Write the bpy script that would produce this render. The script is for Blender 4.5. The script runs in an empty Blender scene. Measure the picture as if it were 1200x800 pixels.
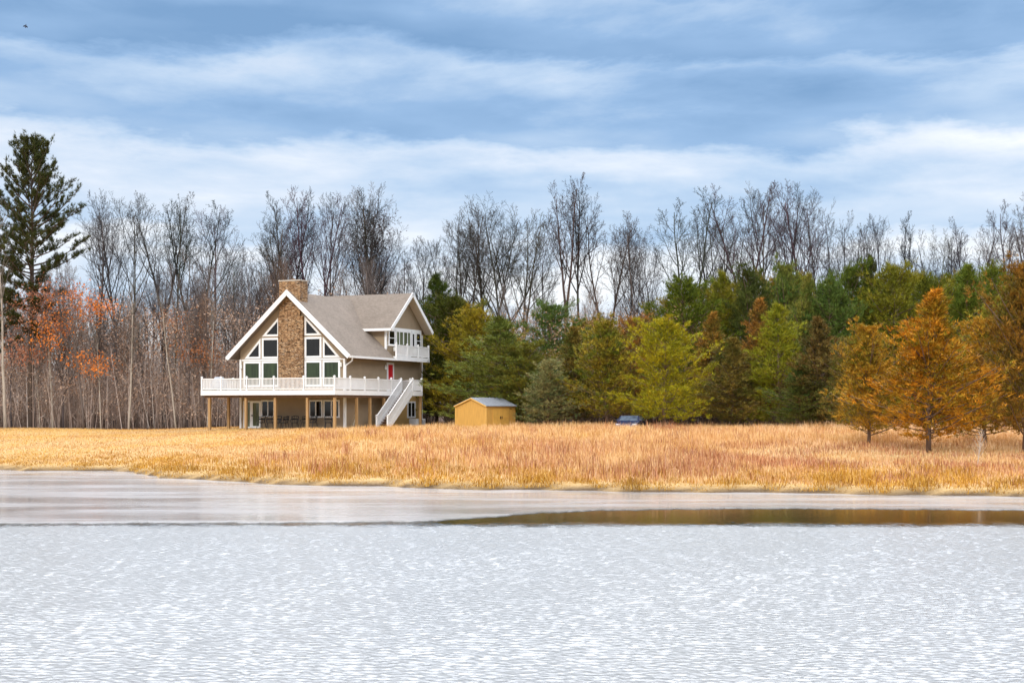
import bpy, math, random
import numpy as np
from mathutils import Vector, Matrix
random.seed(7)
R = math.radians
SC = bpy.context.scene
COL = SC.collection
WAVE = .031
F, CAMH, HOR = 1667.0, 3.0, 478.0          # focal length in pixels of the photo, eye height, horizon row

# ------------------------------------------------------------------ tagging helpers
def tag(o, label=None, cat=None, group=None, kind=None):
    if label: o['label'] = label
    if cat: o['category'] = cat
    if group: o['group'] = group
    if kind: o['kind'] = kind
    return o

def empty(name, loc=(0, 0, 0), rz=0.0):
    o = bpy.data.objects.new(name, None)
    o.empty_display_size = 0.3
    o.location = loc
    o.rotation_euler = (0, 0, rz)
    COL.objects.link(o)
    return o

def at(px, Y):
    return (px - 600.0) / F * Y

def zof(py, Y):
    return CAMH + (HOR - py) * Y / F

# ------------------------------------------------------------------ mesh builder
class MB:
    def __init__(s):
        s.v, s.f = [], []
    def add(s, vs, fs):
        b = len(s.v)
        s.v.extend([tuple(p) for p in vs])
        s.f.extend([tuple(b + i for i in f) for f in fs])
        return s
    def box(s, x0, x1, y0, y1, z0, z1):
        return s.add([(x0, y0, z0), (x1, y0, z0), (x1, y1, z0), (x0, y1, z0), (x0, y0, z1), (x1, y0, z1), (x1, y1, z1), (x0, y1, z1)],
                     [(3, 2, 1, 0), (4, 5, 6, 7), (0, 1, 5, 4), (1, 2, 6, 5), (2, 3, 7, 6), (3, 0, 4, 7)])
    def beam(s, p0, p1, w, h, up=(0, 0, 1), drop=0.0):
        p0, p1 = Vector(p0), Vector(p1)
        d = (p1 - p0).normalized()
        up = Vector(up)
        sd = d.cross(up).normalized()
        up = sd.cross(d).normalized()
        o = up * -drop
        vs = []
        for p in (p0, p1):
            for a, b in ((-1, -1), (1, -1), (1, 1), (-1, 1)):
                vs.append(p + o + sd * (a * w / 2) + up * (b * h / 2))
        return s.add(vs, [(0, 1, 2, 3), (7, 6, 5, 4), (0, 4, 5, 1), (1, 5, 6, 2), (2, 6, 7, 3), (3, 7, 4, 0)])
    def hull(s, top, bot):
        n = len(top)
        fs = [tuple(range(n)), tuple(reversed(range(n, 2 * n)))]
        fs += [(i, n + i, n + (i + 1) % n, (i + 1) % n) for i in range(n)]
        return s.add(list(top) + list(bot), fs)
    def tube(s, pts, rad, n=6, cap=True):
        pts = [Vector(p) for p in pts]
        vs, fs = [], []
        ref = Vector((0.31, 0.87, 0.2)).normalized()
        for i, p in enumerate(pts):
            d = (pts[min(i + 1, len(pts) - 1)] - pts[max(i - 1, 0)]).normalized()
            a = d.cross(ref)
            if a.length < 1e-3: a = d.cross(Vector((1, 0, 0)))
            a.normalize()
            b = d.cross(a)
            r = rad[i] if hasattr(rad, '__len__') else rad
            for k in range(n):
                t = 2 * math.pi * k / n
                vs.append(p + a * (math.cos(t) * r) + b * (math.sin(t) * r))
        for i in range(len(pts) - 1):
            for k in range(n):
                k2 = (k + 1) % n
                fs.append((i * n + k, i * n + k2, (i + 1) * n + k2, (i + 1) * n + k))
        if cap:
            fs.append(tuple(reversed(range(n))))
            fs.append(tuple(range((len(pts) - 1) * n, len(pts) * n)))
        return s.add(vs, fs)
    def lathe(s, prof, cx=0, cy=0, n=16):
        vs, fs = [], []
        for r, z in prof:
            for k in range(n):
                t = 2 * math.pi * k / n
                vs.append((cx + r * math.cos(t), cy + r * math.sin(t), z))
        for i in range(len(prof) - 1):
            for k in range(n):
                k2 = (k + 1) % n
                fs.append((i * n + k, i * n + k2, (i + 1) * n + k2, (i + 1) * n + k))
        fs.append(tuple(reversed(range(n))))
        fs.append(tuple(range((len(prof) - 1) * n, len(prof) * n)))
        return s.add(vs, fs)
    def mesh(s, name):
        me = bpy.data.meshes.new(name)
        me.from_pydata(s.v, [], s.f)
        me.update()
        return me
    def build(s, name, mat, parent=None, smooth=False, bevel=0):
        me = s.mesh(name)
        o = bpy.data.objects.new(name, me)
        me.materials.append(mat)
        COL.objects.link(o)
        if smooth:
            me.polygons.foreach_set('use_smooth', [True] * len(me.polygons))
        if bevel:
            m = o.modifiers.new('edge', 'BEVEL'); m.width = bevel; m.segments = 2; m.limit_method = 'ANGLE'
        if parent: o.parent = parent
        return o

def np_mesh(name, verts, tris, mat, parent=None, smooth=False):
    """a mesh straight from arrays of vertices and triangles"""
    me = bpy.data.meshes.new(name)
    nv, nt = len(verts), len(tris)
    me.vertices.add(nv)
    me.vertices.foreach_set('co', np.asarray(verts, dtype=np.float32).ravel())
    me.loops.add(nt * 3)
    me.loops.foreach_set('vertex_index', np.asarray(tris, dtype=np.int32).ravel())
    me.polygons.add(nt)
    me.polygons.foreach_set('loop_start', np.arange(0, nt * 3, 3, dtype=np.int32))
    me.polygons.foreach_set('loop_total', np.full(nt, 3, dtype=np.int32))
    if smooth: me.polygons.foreach_set('use_smooth', np.ones(nt, dtype=bool))
    me.update(calc_edges=True)
    me.materials.append(mat)
    o = bpy.data.objects.new(name, me)
    COL.objects.link(o)
    if parent: o.parent = parent
    return o

# ------------------------------------------------------------------ materials
class NT:
    def __init__(s, name):
        s.m = bpy.data.materials.new(name); s.m.use_nodes = True
        s.t = s.m.node_tree; s.n = s.t.nodes; s.n.clear()
        s.out = s.n.new('ShaderNodeOutputMaterial')
        s.b = s.n.new('ShaderNodeBsdfPrincipled')
        s.t.links.new(s.b.outputs[0], s.out.inputs[0])
    def link(s, a, b): s.t.links.new(a, b)
    def new(s, kind, **kw):
        n = s.n.new(kind)
        for k, v in kw.items(): setattr(n, k, v)
        return n
    def coord(s, which='Object', scale=(1, 1, 1), rot=(0, 0, 0)):
        tc = s.new('ShaderNodeTexCoord'); mp = s.new('ShaderNodeMapping')
        mp.inputs['Scale'].default_value = scale; mp.inputs['Rotation'].default_value = rot
        s.link(tc.outputs[which], mp.inputs[0]); return mp.outputs[0]
    def noise(s, co, scale, detail=3, rough=.55, dist=0):
        n = s.new('ShaderNodeTexNoise'); n.inputs['Scale'].default_value = scale; n.inputs['Detail'].default_value = detail
        n.inputs['Roughness'].default_value = rough; n.inputs['Distortion'].default_value = dist
        if co is not None: s.link(co, n.inputs['Vector'])
        return n.outputs['Fac']
    def ramp(s, fac, stops):
        r = s.new('ShaderNodeValToRGB'); e = r.color_ramp.elements
        while len(e) < len(stops): e.new(.5)
        for i, (p, c) in enumerate(stops):
            e[i].position = p; e[i].color = (*c, 1) if hasattr(c, '__len__') else (c, c, c, 1)
        s.link(fac, r.inputs[0]); return r.outputs[0]
    def mix(s, fac, a, b, blend='MIX'):
        m = s.new('ShaderNodeMix', data_type='RGBA', blend_type=blend)
        for sock, v in ((m.inputs[0], fac), (m.inputs[6], a), (m.inputs[7], b)):
            if hasattr(v, 'is_linked'): s.link(v, sock)
            else: sock.default_value = v if sock == m.inputs[0] else (*v, 1)
        return m.outputs[2]
    def math(s, op, a, b=None, c=None, clamp=False):
        m = s.new('ShaderNodeMath', operation=op, use_clamp=clamp)
        for i, v in enumerate((a, b, c)):
            if v is None: continue
            if hasattr(v, 'is_linked'): s.link(v, m.inputs[i])
            else: m.inputs[i].default_value = v
        return m.outputs[0]
    def bump(s, h, strength=.3, dist=.02):
        b = s.new('ShaderNodeBump'); b.inputs['Strength'].default_value = strength; b.inputs['Distance'].default_value = dist
        s.link(h, b.inputs['Height']); s.link(b.outputs[0], s.b.inputs['Normal']); return b
    def base(s, c):
        if hasattr(c, 'is_linked'): s.link(c, s.b.inputs['Base Color'])
        else: s.b.inputs['Base Color'].default_value = (*c, 1)
    def set(s, rough=.6, metal=0, spec=.4, ior=1.45):
        s.b.inputs['Roughness'].default_value = rough; s.b.inputs['Metallic'].default_value = metal
        s.b.inputs['Specular IOR Level'].default_value = spec; s.b.inputs['IOR'].default_value = ior

def simple(name, c, rough=.6, var=.15, scale=3.0, metal=0, spec=.4, stretch=(1, 1, 1)):
    t = NT(name); t.set(rough, metal, spec)
    n = t.noise(t.coord(scale=stretch), scale, 4, .6)
    t.base(t.ramp(n, [(.25, tuple(x * (1 - var) for x in c)), (.75, tuple(min(1, x * (1 + var)) for x in c))]))
    return t.m

M = {}
M['white'] = simple('white_trim', (.80, .80, .80), .45, .05, 2)
M['siding'] = None
def siding(name, c, rough=.7):
    t = NT(name); t.set(rough, 0, .3)
    co = t.coord()
    n = t.noise(co, 1.3, 4, .6)
    sep = t.new('ShaderNodeSeparateXYZ'); t.link(co, sep.inputs[0])
    lap = t.math('FRACT', t.math('MULTIPLY', sep.outputs[2], 1 / .14))
    t.base(t.ramp(n, [(.2, tuple(x * .90 for x in c)), (.8, tuple(x * 1.08 for x in c))]))
    t.bump(lap, .6, .02)
    return t.m
M['siding'] = siding('beige_siding', (.315, .24, .16))
M['lower_tan'] = siding('tan_lower_wall', (.50, .32, .12))
M['post'] = simple('treated_timber', (.38, .23, .10), .7, .25, 2, stretch=(8, 8, .7))
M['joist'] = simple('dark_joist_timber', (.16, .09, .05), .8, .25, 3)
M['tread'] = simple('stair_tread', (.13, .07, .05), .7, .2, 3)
M['deckboard'] = simple('deck_boards', (.33, .27, .21), .7, .2, 4, stretch=(1, 8, 1))
M['black'] = simple('black_metal', (.018, .018, .02), .45, .2, 5)
M['dark_glass'] = None
def glass(name, c):
    t = NT(name); t.set(.04, 0, .5)
    n = t.noise(t.coord(scale=(2.2, 2.2, .25)), 2.0, 2, .5)
    t.base(t.ramp(n, [(.3, tuple(x * .55 for x in c)), (.7, tuple(x * 1.3 for x in c))]))
    return t.m
M['dark_glass'] = glass('dark_window_glass', (.006, .006, .007))
M['green_glass'] = glass('green_window_glass', (.026, .042, .016))  # panes tinted green in their base colour
M['pale_glass'] = glass('pale_window_glass', (.13, .15, .09))  # panes tinted pale in their base colour
M['red'] = simple('red_door_paint', (.50, .012, .022), .4, .08, 2)
M['bluegrey'] = simple('grey_cover_cloth', (.42, .45, .50), .8, .12, 4)
M['plank'] = simple('pale_board', (.62, .55, .42), .7, .1, 4)
M['lamp'] = simple('lantern_white', (.75, .75, .72), .4, .05, 5)

t = NT('roof_shingles'); t.set(.9, 0, .15)
co = t.coord()
br = t.new('ShaderNodeTexBrick'); br.inputs['Scale'].default_value = 1.0
br.inputs['Color1'].default_value = (.25, .208, .172, 1); br.inputs['Color2'].default_value = (.17, .138, .112, 1)
br.inputs['Mortar'].default_value = (.17, .135, .11, 1); br.inputs['Mortar Size'].default_value = .012
br.inputs['Brick Width'].default_value = .32; br.inputs['Row Height'].default_value = .145
cmb = t.new('ShaderNodeCombineXYZ'); sp = t.new('ShaderNodeSeparateXYZ'); t.link(co, sp.inputs[0])
t.link(t.math('ADD', sp.outputs[0], sp.outputs[1]), cmb.inputs[0]); t.link(sp.outputs[2], cmb.inputs[1]); t.link(cmb.outputs[0], br.inputs['Vector'])
n1 = t.noise(co, .7, 4, .6); n2 = t.noise(co, 5.0, 3, .7)
c = t.mix(.55, br.outputs[0], t.ramp(n2, [(.3, (.16, .13, .105)), (.7, (.33, .27, .225))]))
t.base(t.mix(.35, c, t.ramp(n1, [(.3, (.15, .127, .107)), (.7, (.27, .225, .19))])))
t.bump(br.outputs[1], .4, .02)
M['shingle'] = t.m

t = NT('ledge_stone'); t.set(.85, 0, .2)
co = t.coord(scale=(3.3, 3.3, 11))
vo = t.new('ShaderNodeTexVoronoi'); vo.inputs['Scale'].default_value = 1.0; vo.inputs['Randomness'].default_value = .85; t.link(co, vo.inputs['Vector'])
ve = t.new('ShaderNodeTexVoronoi', feature='DISTANCE_TO_EDGE'); ve.inputs['Scale'].default_value = 1.0; ve.inputs['Randomness'].default_value = .85; t.link(co, ve.inputs['Vector'])
sc_ = t.new('ShaderNodeSeparateColor'); t.link(vo.outputs['Color'], sc_.inputs[0])
stone = t.ramp(sc_.outputs[0], [(0, (.20, .11, .058)), (.3, (.32, .185, .095)), (.6, (.40, .245, .128)), (.85, (.46, .31, .18)), (1, (.26, .185, .13))])
edge = t.ramp(ve.outputs['Distance'], [(.02, (.06, .04, .025)), (.09, (1, 1, 1))])
t.base(t.mix(1.0, stone, edge, 'MULTIPLY'))
t.bump(ve.outputs['Distance'], .8, .05)
M['stone'] = t.m

t = NT('bark'); t.set(.9, 0, .1)
oi = t.new('ShaderNodeObjectInfo')
n = t.noise(t.coord(scale=(5, 5, .8)), 1.6, 5, .65)
k = t.ramp(n, [(.25, (.55, .52, .50)), (.75, (1.35, 1.3, 1.25))])
t.base(t.mix(1.0, oi.outputs['Color'], k, 'MULTIPLY'))
M['bark'] = t.m

def foliage(name, rough=.75, second=(1.5, 1.2, .6), spread=(.5, 1.45)):
    """the tree's own colour, varied leaf by leaf and in broad clumps"""
    t = NT(name); t.set(rough, 0, .12)
    oi = t.new('ShaderNodeObjectInfo'); g = t.new('ShaderNodeNewGeometry')
    isl = g.outputs['Random Per Island']
    k = t.ramp(isl, [(0, (spread[0],) * 3), (1, (spread[1],) * 3)])
    c = t.mix(1.0, oi.outputs['Color'], k, 'MULTIPLY')
    n = t.noise(t.coord(), .8, 4, .7)
    c2 = t.mix(1.0, c, second, 'MULTIPLY')
    fac = t.ramp(n, [(.42, (0, 0, 0)), (.62, (1, 1, 1))])
    t.base(t.mix(t.math('MULTIPLY', fac, .9), c, c2))
    return t.m
M['needles'] = foliage('pine_needles', second=(1.3, 1.05, .8))
M['cedar'] = foliage('cedar_sprays', second=(.28, .60, .6), spread=(.5, 1.5))
M['leaves'] = foliage('dry_leaves', second=(1.2, .9, .8), spread=(.6, 1.4))

def grass_mat(name, stops, noise_scale, patch):
    t = NT(name); t.set(.8, 0, .12)
    g = t.new('ShaderNodeNewGeometry')
    c = t.ramp(g.outputs['Random Per Island'], stops)
    co = t.coord(scale=(1, .5, 1)); n = t.noise(co, noise_scale, 4, .6)
    if len(patch) > 2:
        sp = t.new('ShaderNodeSeparateXYZ'); t.link(t.coord(), sp.inputs[0])
        n = t.math('ADD', n, t.math('MULTIPLY', sp.outputs[0], .006))
        n = t.math('ADD', n, t.math('MULTIPLY', t.math('SUBTRACT', t.noise(co, 1.3, 3, .6), .5), .35))
    k = len(patch) - 1
    t.base(t.mix(1.0, c, t.ramp(n, [(.3 + .4 * i / k, q) for i, q in enumerate(patch)]), 'MULTIPLY'))
    return t.m
M['dry_grass'] = grass_mat('dry_field_grass', [(0, (.38, .215, .085)), (.25, (.58, .38, .165)), (.6, (.70, .50, .265)), (1, (.80, .65, .44))], .22, ((.98, .84, .52), (.80, .62, .46), (1.02, .94, .84), (.88, .69, .55), (1.03, .93, .92)))
M['shore_grass'] = grass_mat('golden_shore_grass', [(0, (.26, .12, .02)), (.4, (.50, .26, .038)), (.8, (.62, .36, .07)), (1, (.70, .48, .18))], .5, ((.62, .58, .5), (1.12, 1.08, 1.0)))
M['rust_weeds'] = grass_mat('rusty_weed_stalks', [(0, (.17, .065, .035)), (.4, (.40, .17, .08)), (.8, (.54, .28, .15)), (1, (.66, .44, .30))], .35, ((.75, .7, .7), (1.12, 1.05, 1.0)))

# ------------------------------------------------------------------ terrain
SX = np.array([-400, -120, -60, -35, -24.6, -18, -15, -10.1, -6.5, 0, 6.1, 11.9, 17.1, 25, 40, 100, 400.])
SY = np.array([95, 88, 76, 70.5, 68.5, 66.7, 61, 56.4, 54.4, 51.8, 50.5, 49.5, 47.6, 46, 42, 36, 30.])
def shore(x):
    x = np.asarray(x, dtype=float)
    y = np.interp(x, SX, SY)
    return y + .35 * np.sin(x * .9) + .22 * np.sin(x * 2.3 + 1) + .12 * np.sin(x * 5.1 + 2)
def sstep(a, b, x):
    t = np.clip((x - a) / (b - a), 0, 1); return t * t * (3 - 2 * t)
def ground(x, y):
    x = np.asarray(x, dtype=float); y = np.asarray(y, dtype=float)
    d = y - shore(x)
    A = 1.0 + .32 * sstep(-34, -14, x)
    up = .06 + .16 * sstep(0, .7, d) + A * (1 - np.exp(-np.maximum(d, 0) / 26))
    up = up + (.05 * np.sin(x * .31 + y * .12) + .04 * np.sin(x * .13 - y * .27)) * sstep(3, 14, d)
    up = up + .35 * sstep(135, 220, y)
    z = np.where(d > 0, up, np.maximum(.06 + d * .35, -.8))
    d2 = 7.0 - y
    return np.where(d2 > -1.5, np.maximum(z, -.55 + 1.6 * sstep(-1.5, 6, d2)), z)
def gz(x, y): return float(ground(x, y))

# ------------------------------------------------------------------ the setting
xs = np.unique(np.concatenate([np.linspace(-1500, -90, 24), np.arange(-90, 90, 1.0), np.linspace(90, 1500, 24)]))
ys = np.unique(np.concatenate([np.linspace(-300, -20, 8), np.arange(-20, 40, 3), np.arange(40, 84, .5), np.arange(84, 190, 2.), np.linspace(190, 2600, 24)]))
gx, gy = np.meshgrid(xs, ys)
gzv = ground(gx, gy)
nx, ny = len(xs), len(ys)
idx = np.arange(nx * ny).reshape(ny, nx)
a, b, c_, d_ = idx[:-1, :-1].ravel(), idx[:-1, 1:].ravel(), idx[1:, 1:].ravel(), idx[1:, :-1].ravel()
tris = np.concatenate([np.stack([a, b, c_], 1), np.stack([a, c_, d_], 1)])
t = NT('field_ground'); t.set(.9, 0, .1)
co = t.coord()
at_ = t.new('ShaderNodeAttribute'); at_.attribute_name = 'litter'
aw = t.new('ShaderNodeAttribute'); aw.attribute_name = 'wet'
n1 = t.noise(t.coord(scale=(.5, 1, 1)), .25, 5, .65); n2 = t.noise(co, 3.5, 4, .7); n3 = t.noise(co, 14, 3, .7)
straw = t.ramp(n1, [(.25, (.40, .235, .085)), (.5, (.50, .32, .12)), (.75, (.56, .38, .18))])
straw = t.mix(.35, straw, t.ramp(n2, [(.3, (.30, .17, .06)), (.7, (.66, .46, .22))]))
straw = t.mix(.22, straw, t.ramp(n3, [(.35, (.22, .13, .05)), (.65, (.70, .50, .26))]))
litter = t.ramp(n2, [(.25, (.05, .03, .02)), (.5, (.12, .07, .045)), (.75, (.22, .13, .08))])
mud = t.ramp(n3, [(.3, (.05, .032, .018)), (.7, (.17, .11, .06))])
c = t.mix(at_.outputs['Fac'], straw, litter)
t.base(t.mix(aw.outputs['Fac'], c, mud))
t.bump(t.math('ADD', n2, t.math('MULTIPLY', n3, .5)), .6, .12)
ter = np_mesh('ground', np.stack([gx.ravel(), gy.ravel(), gzv.ravel()], 1), tris, t.m, smooth=True)
tag(ter, kind='structure')
wood_edge = np.where(gx < -10, 131, np.where(gx < 8, 122, 112 - .25 * np.clip(gx - 8, 0, 50)))
lit = sstep(-1.5, 2.5, gy - wood_edge + 1.5 * np.sin(gx * .5) + np.sin(gx * 1.3))
for nm, val in (('litter', lit), ('wet', 1 - sstep(.1, .55, gy - shore(gx)))):
    at2 = ter.data.attributes.new(nm, 'FLOAT', 'POINT')
    at2.data.foreach_set('value', val.ravel().astype(np.float32))

# water: a sheet with real ripples, calm along the ice edge
t = NT('pond_water'); t.set(.06, 0, .5, 1.9)
w2 = t.noise(t.coord(scale=(1.6, 3.2, 1), rot=(0, 0, R(-12))), 4.2, 3, .6, .5)
t.base((.032, .027, .014))
# the finest ripples, smaller than the mesh, roughen the open water; the strip along the ice stays smooth
sp = t.new('ShaderNodeSeparateXYZ'); t.link(t.coord(), sp.inputs[0])
lowf = t.noise(t.coord(scale=(.8, .6, 1)), 1.0, 6, .78)
mr = t.new('ShaderNodeMapRange', interpolation_type='SMOOTHSTEP')
t.link(t.math('ADD', sp.outputs[1], t.math('MULTIPLY', t.math('SUBTRACT', lowf, .5), 4.0)), mr.inputs[0])
for i, v_ in ((1, 35.6), (2, 37.6), (3, .295), (4, .04)): mr.inputs[i].default_value = v_
t.link(mr.outputs[0], t.b.inputs['Roughness'])
t.bump(t.math('MULTIPLY', w2, t.math('MULTIPLY', mr.outputs[0], 4.5)), .5, .02)
M['water'] = t.m
rgw = np.random.default_rng(4)
wy = [5.0]
while wy[-1] < 41: wy.append(wy[-1] + max(.035, .0021 * wy[-1]))
wy = np.concatenate([[-30, 0], wy, np.linspace(42, 110, 30)])
ws_ = np.concatenate([np.linspace(-8, -.50, 16), np.linspace(-.47, .47, 900), np.linspace(.50, 8, 16)])
gy2, gs2 = np.meshgrid(wy, ws_, indexing='ij')
gx2 = gs2 * np.maximum(np.abs(gy2), 12)
hw_ = np.zeros_like(gx2)
for k in range(46):
    lam = .085 * (2.6 ** rgw.random()) ; th_ = R(90 + rgw.normal(-8, 30)); kk = 2 * math.pi / lam
    hw_ += WAVE * lam / 6.28 * np.cos(kk * (gx2 * math.cos(th_) + gy2 * math.sin(th_)) + rgw.uniform(0, 6.28))
gust = .92 + .10 * np.sin(gx2 * .35 + gy2 * .21) * np.sin(gy2 * .33 - gx2 * .11 + 1) + .07 * np.sin(gx2 * .9 - gy2 * .6)
cedge = gy2 + .55 * np.sin(gx2 * .6) + .35 * np.sin(gx2 * 1.7 + 2) + .25 * np.sin(gx2 * 4.1 + gy2)
amp = 1 - sstep(35.3, 38.6, cedge)
amp = np.maximum(amp, .035 * (gy2 < 46)) * (np.abs(gs2) < .468) * sstep(4, 7, gy2)
hw_ = hw_ * gust * amp
idx = np.arange(gx2.size).reshape(gx2.shape)
a, b, c_, d_ = idx[:-1, :-1].ravel(), idx[:-1, 1:].ravel(), idx[1:, 1:].ravel(), idx[1:, :-1].ravel()
wt_ = np_mesh('water', np.stack([gx2.ravel(), gy2.ravel(), hw_.ravel()], 1), np.concatenate([np.stack([a, b, c_], 1), np.stack([a, c_, d_], 1)]), M['water'], smooth=True)
tag(wt_, kind='structure')

# thin ice along the far shore
ipx = np.array([-3000, -600, 0, 60, 180, 300, 420, 480, 530, 600, 640, 700, 800, 900, 1050, 1200, 1500, 4000.])
ipy = np.array([611, 612, 613, 613.5, 612.5, 612.6, 611.5, 611, 608.5, 603, 600, 597.6, 596, 595.2, 596, 597.5, 600, 612.])
iY = CAMH * F / (ipy - HOR); iX = (ipx - 600) / F * iY
ixs = np.concatenate([np.linspace(-85, -26, 40), np.arange(-26, 26, .12), np.linspace(26, 85, 40)])
iys = np.interp(ixs, iX, iY) + .10 * np.sin(ixs * 3.1) + .07 * np.sin(ixs * 7.7 + 1) + .05 * np.sin(ixs * 17.0)
iys += np.array([random.uniform(-.04, .04) for _ in ixs])
t = NT('pond_ice'); t.set(.22, 0, .3, 1.28)
co = t.coord()
n1 = t.noise(t.coord(scale=(.10, .42, 1), rot=(0, 0, R(-3))), 1.0, 5, .62, .5)
n2 = t.noise(t.coord(scale=(.32, 4.2, 1), rot=(0, 0, R(6))), 1.0, 5, .65, 1.4)
n3 = t.noise(co, 2.0, 4, .7)
ice = t.ramp(n1, [(.32, (.23, .215, .205)), (.52, (.345, .335, .33)), (.72, (.47, .465, .47))])
sp = t.new('ShaderNodeSeparateXYZ'); t.link(co, sp.inputs[0])
streak = t.ramp(n2, [(.57, (0, 0, 0)), (.64, (1, 1, 1))])
ice = t.mix(t.math('MULTIPLY', streak, .55), ice, (.60, .60, .62))
ice = t.mix(.15, ice, t.ramp(n3, [(.3, (.2, .18, .17)), (.7, (.5, .5, .5))]))
t.base(ice)
t.link(t.math('ADD', t.math('MULTIPLY', n1, .26), .02), t.b.inputs['Roughness'])
t.bump(n3, .15, .03)
M['ice'] = t.m
vs, fs = [], []
for i, (x, y) in enumerate(zip(ixs, iys)):
    far = float(shore(x)) + 1.6
    rows = [y, y, y + .5, (y + far) / 2, far]
    zs = [-.03, .018, .022, .022, .022]
    vs += [(x, yy, zz) for yy, zz in zip(rows, zs)]
    if i:
        for k in range(4):
            p, q = (i - 1) * 5 + k, i * 5 + k
            fs.append((p, q, q + 1, p + 1))
tag(MB().add(vs, fs).build('ice_sheet', M['ice']), kind='structure')

# ------------------------------------------------------------------ the house
W, L = 10.1, 13.4
TH = R(24)
U = Vector((math.cos(TH), -math.sin(TH), 0)); V = Vector((math.sin(TH), math.cos(TH), 0))
HZ = 1.3
corner = Vector((-13.48, 114.78, HZ))
HO = corner - U * W
house = empty('lake_house', HO, -TH)
tag(house, 'beige A-frame house with stone chimney, white wraparound deck and outside stairs', 'house')
TP = .903                                       # main roof pitch (rise per run)
OV = .85
EZ = 5.75                                       # underside of the eaves
RIDGE = EZ + TP * (W / 2 + OV)
def roofz(u): return EZ + TP * (W / 2 + OV - abs(u - W / 2))

wall = MB()
sec = [(0, -.2), (W, -.2), (W, roofz(W) - .03), (W / 2, RIDGE - .03), (0, roofz(0) - .03)]
wall.hull([(u, 0, z) for u, z in sec], [(u, L, z) for u, z in sec])
wall.build('wall', M['siding'], house)
# upper cross wing
WV0, WV1 = 6.8, 13.38
WC = (WV0 + WV1) / 2; WOV = .55
WEZ = 8.28
WR = 11.5
WP = (WR - WEZ) / (WC - WV0 + WOV)
def wingz(v): return WEZ + WP * (WC - WV0 + WOV - abs(v - WC))
uw = MB()
sec = [(WV0, roofz(W) - .2), (WV1, roofz(W) - .2), (WV1, wingz(WV1) - .03), (WC, WR - .04), (WV0, wingz(WV0) - .03)]
uw.hull([(W + .004, v, z) for v, z in sec], [(-.004, v, z) for v, z in sec])
uw.build('upper_wall', M['siding'], house)
# tan overlay on the walkout level wall under the stairs, set proud of the wall
MB().box(W - .01, W + .03, 7.9, L - .12, -.2, 2.72).build('lower_tan_overlay', M['lower_tan'], house)

# roof: slabs of shingle, 0.18 thick, laid over the walls
def slab(mb, pts, th=.18):
    mb.hull([Vector(p) + Vector((0, 0, th)) for p in pts], pts)
VF, VB = -.75, L + .6
rf = MB()
slab(rf, [(-OV, VF, EZ), (W / 2, VF, RIDGE), (W / 2, VB, RIDGE), (-OV, VB, EZ)])
slab(rf, [(W / 2, VF, RIDGE), (W + OV, VF, EZ), (W + OV, WV0 - .02, EZ), (W / 2, WV0 - .02, RIDGE)])
ui = W + .0
slab(rf, [(W / 2, WV0 - .02, RIDGE), (ui, WV0 - .02, roofz(ui)), (ui, VB, roofz(ui)), (W / 2, VB, RIDGE)])
UG = W + .8
slab(rf, [(-.3, WC, WR), (UG, WC, WR), (UG, WV0 - WOV, WEZ), (-.3, WV0 - WOV, WEZ)])
slab(rf, [(UG, WC, WR), (-.3, WC, WR), (-.3, WV1 + WOV, WEZ), (UG, WV1 + WOV, WEZ)])
roof = rf.build('roof', M['shingle'], house)
# white rake boards, fascias, gutters
tr = MB()
pk = (W / 2, VF - .03, RIDGE + .22)
tr.beam((-OV - .05, VF - .03, EZ + .14), pk, .06, .36, drop=.12)
tr.beam((W + OV + .05, VF - .03, EZ + .14), pk, .06, .36, drop=.12)
tr.build('rake_board', M['white'], house)
tr = MB()
pk = (UG + .03, WC, WR + .20)
tr.beam((UG + .03, WV0 - WOV - .05, WEZ + .14), pk, .06, .30, drop=.10)
tr.beam((UG + .03, WV1 + WOV + .05, WEZ + .14), pk, .06, .30, drop=.10)
tr.build('rake_board', M['white'], house)
# pale soffits under the overhangs
sf = MB()
def soff(mb, pts): mb.hull([Vector(p) - Vector((0, 0, .012)) for p in pts], [Vector(p) - Vector((0, 0, .05)) for p in pts])
soff(sf, [(UG - .01, WC, WR), (W + .03, WC, WR), (W + .03, WV1 + WOV, WEZ), (UG - .01, WV1 + WOV, WEZ)])
soff(sf, [(UG - .01, WC, WR), (UG - .01, WV0 - WOV, WEZ), (W + .03, WV0 - WOV, WEZ), (W + .03, WC, WR)])
sf.build('soffit', simple('soffit_cream', (.55, .48, .40), .6, .06, 2), house)
g = MB()
g.box(W + OV - .02, W + OV + .10, VF, WV0 - .06, EZ - .02, EZ + .16)
g.box(-OV - .10, -OV + .02, VF, VB, EZ - .02, EZ + .16)
g.build('gutter', M['white'], house)
g = MB(); g.box(W - 1.98, UG + .02, WV0 - WOV - .10, WV0 - WOV + .02, WEZ - .04, WEZ + .17)
g.box(W - 1.98, UG, WV0 - WOV + .02, WV0 - .02, WEZ - .05, WEZ - .015)
g.build('gutter', M['white'], house)
# eave underside of the front run
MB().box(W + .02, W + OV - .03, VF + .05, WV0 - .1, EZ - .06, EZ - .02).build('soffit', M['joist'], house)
d = MB(); d.tube([(W + OV + .04, -.35, EZ), (W + OV - .02, -.3, EZ - .25), (W + .14, -.08, EZ - .62), (W + .08, -.06, EZ - .9), (W + .08, -.06, 3.2)], .055, 8)
d.build('downspout', M['white'], house)
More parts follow.
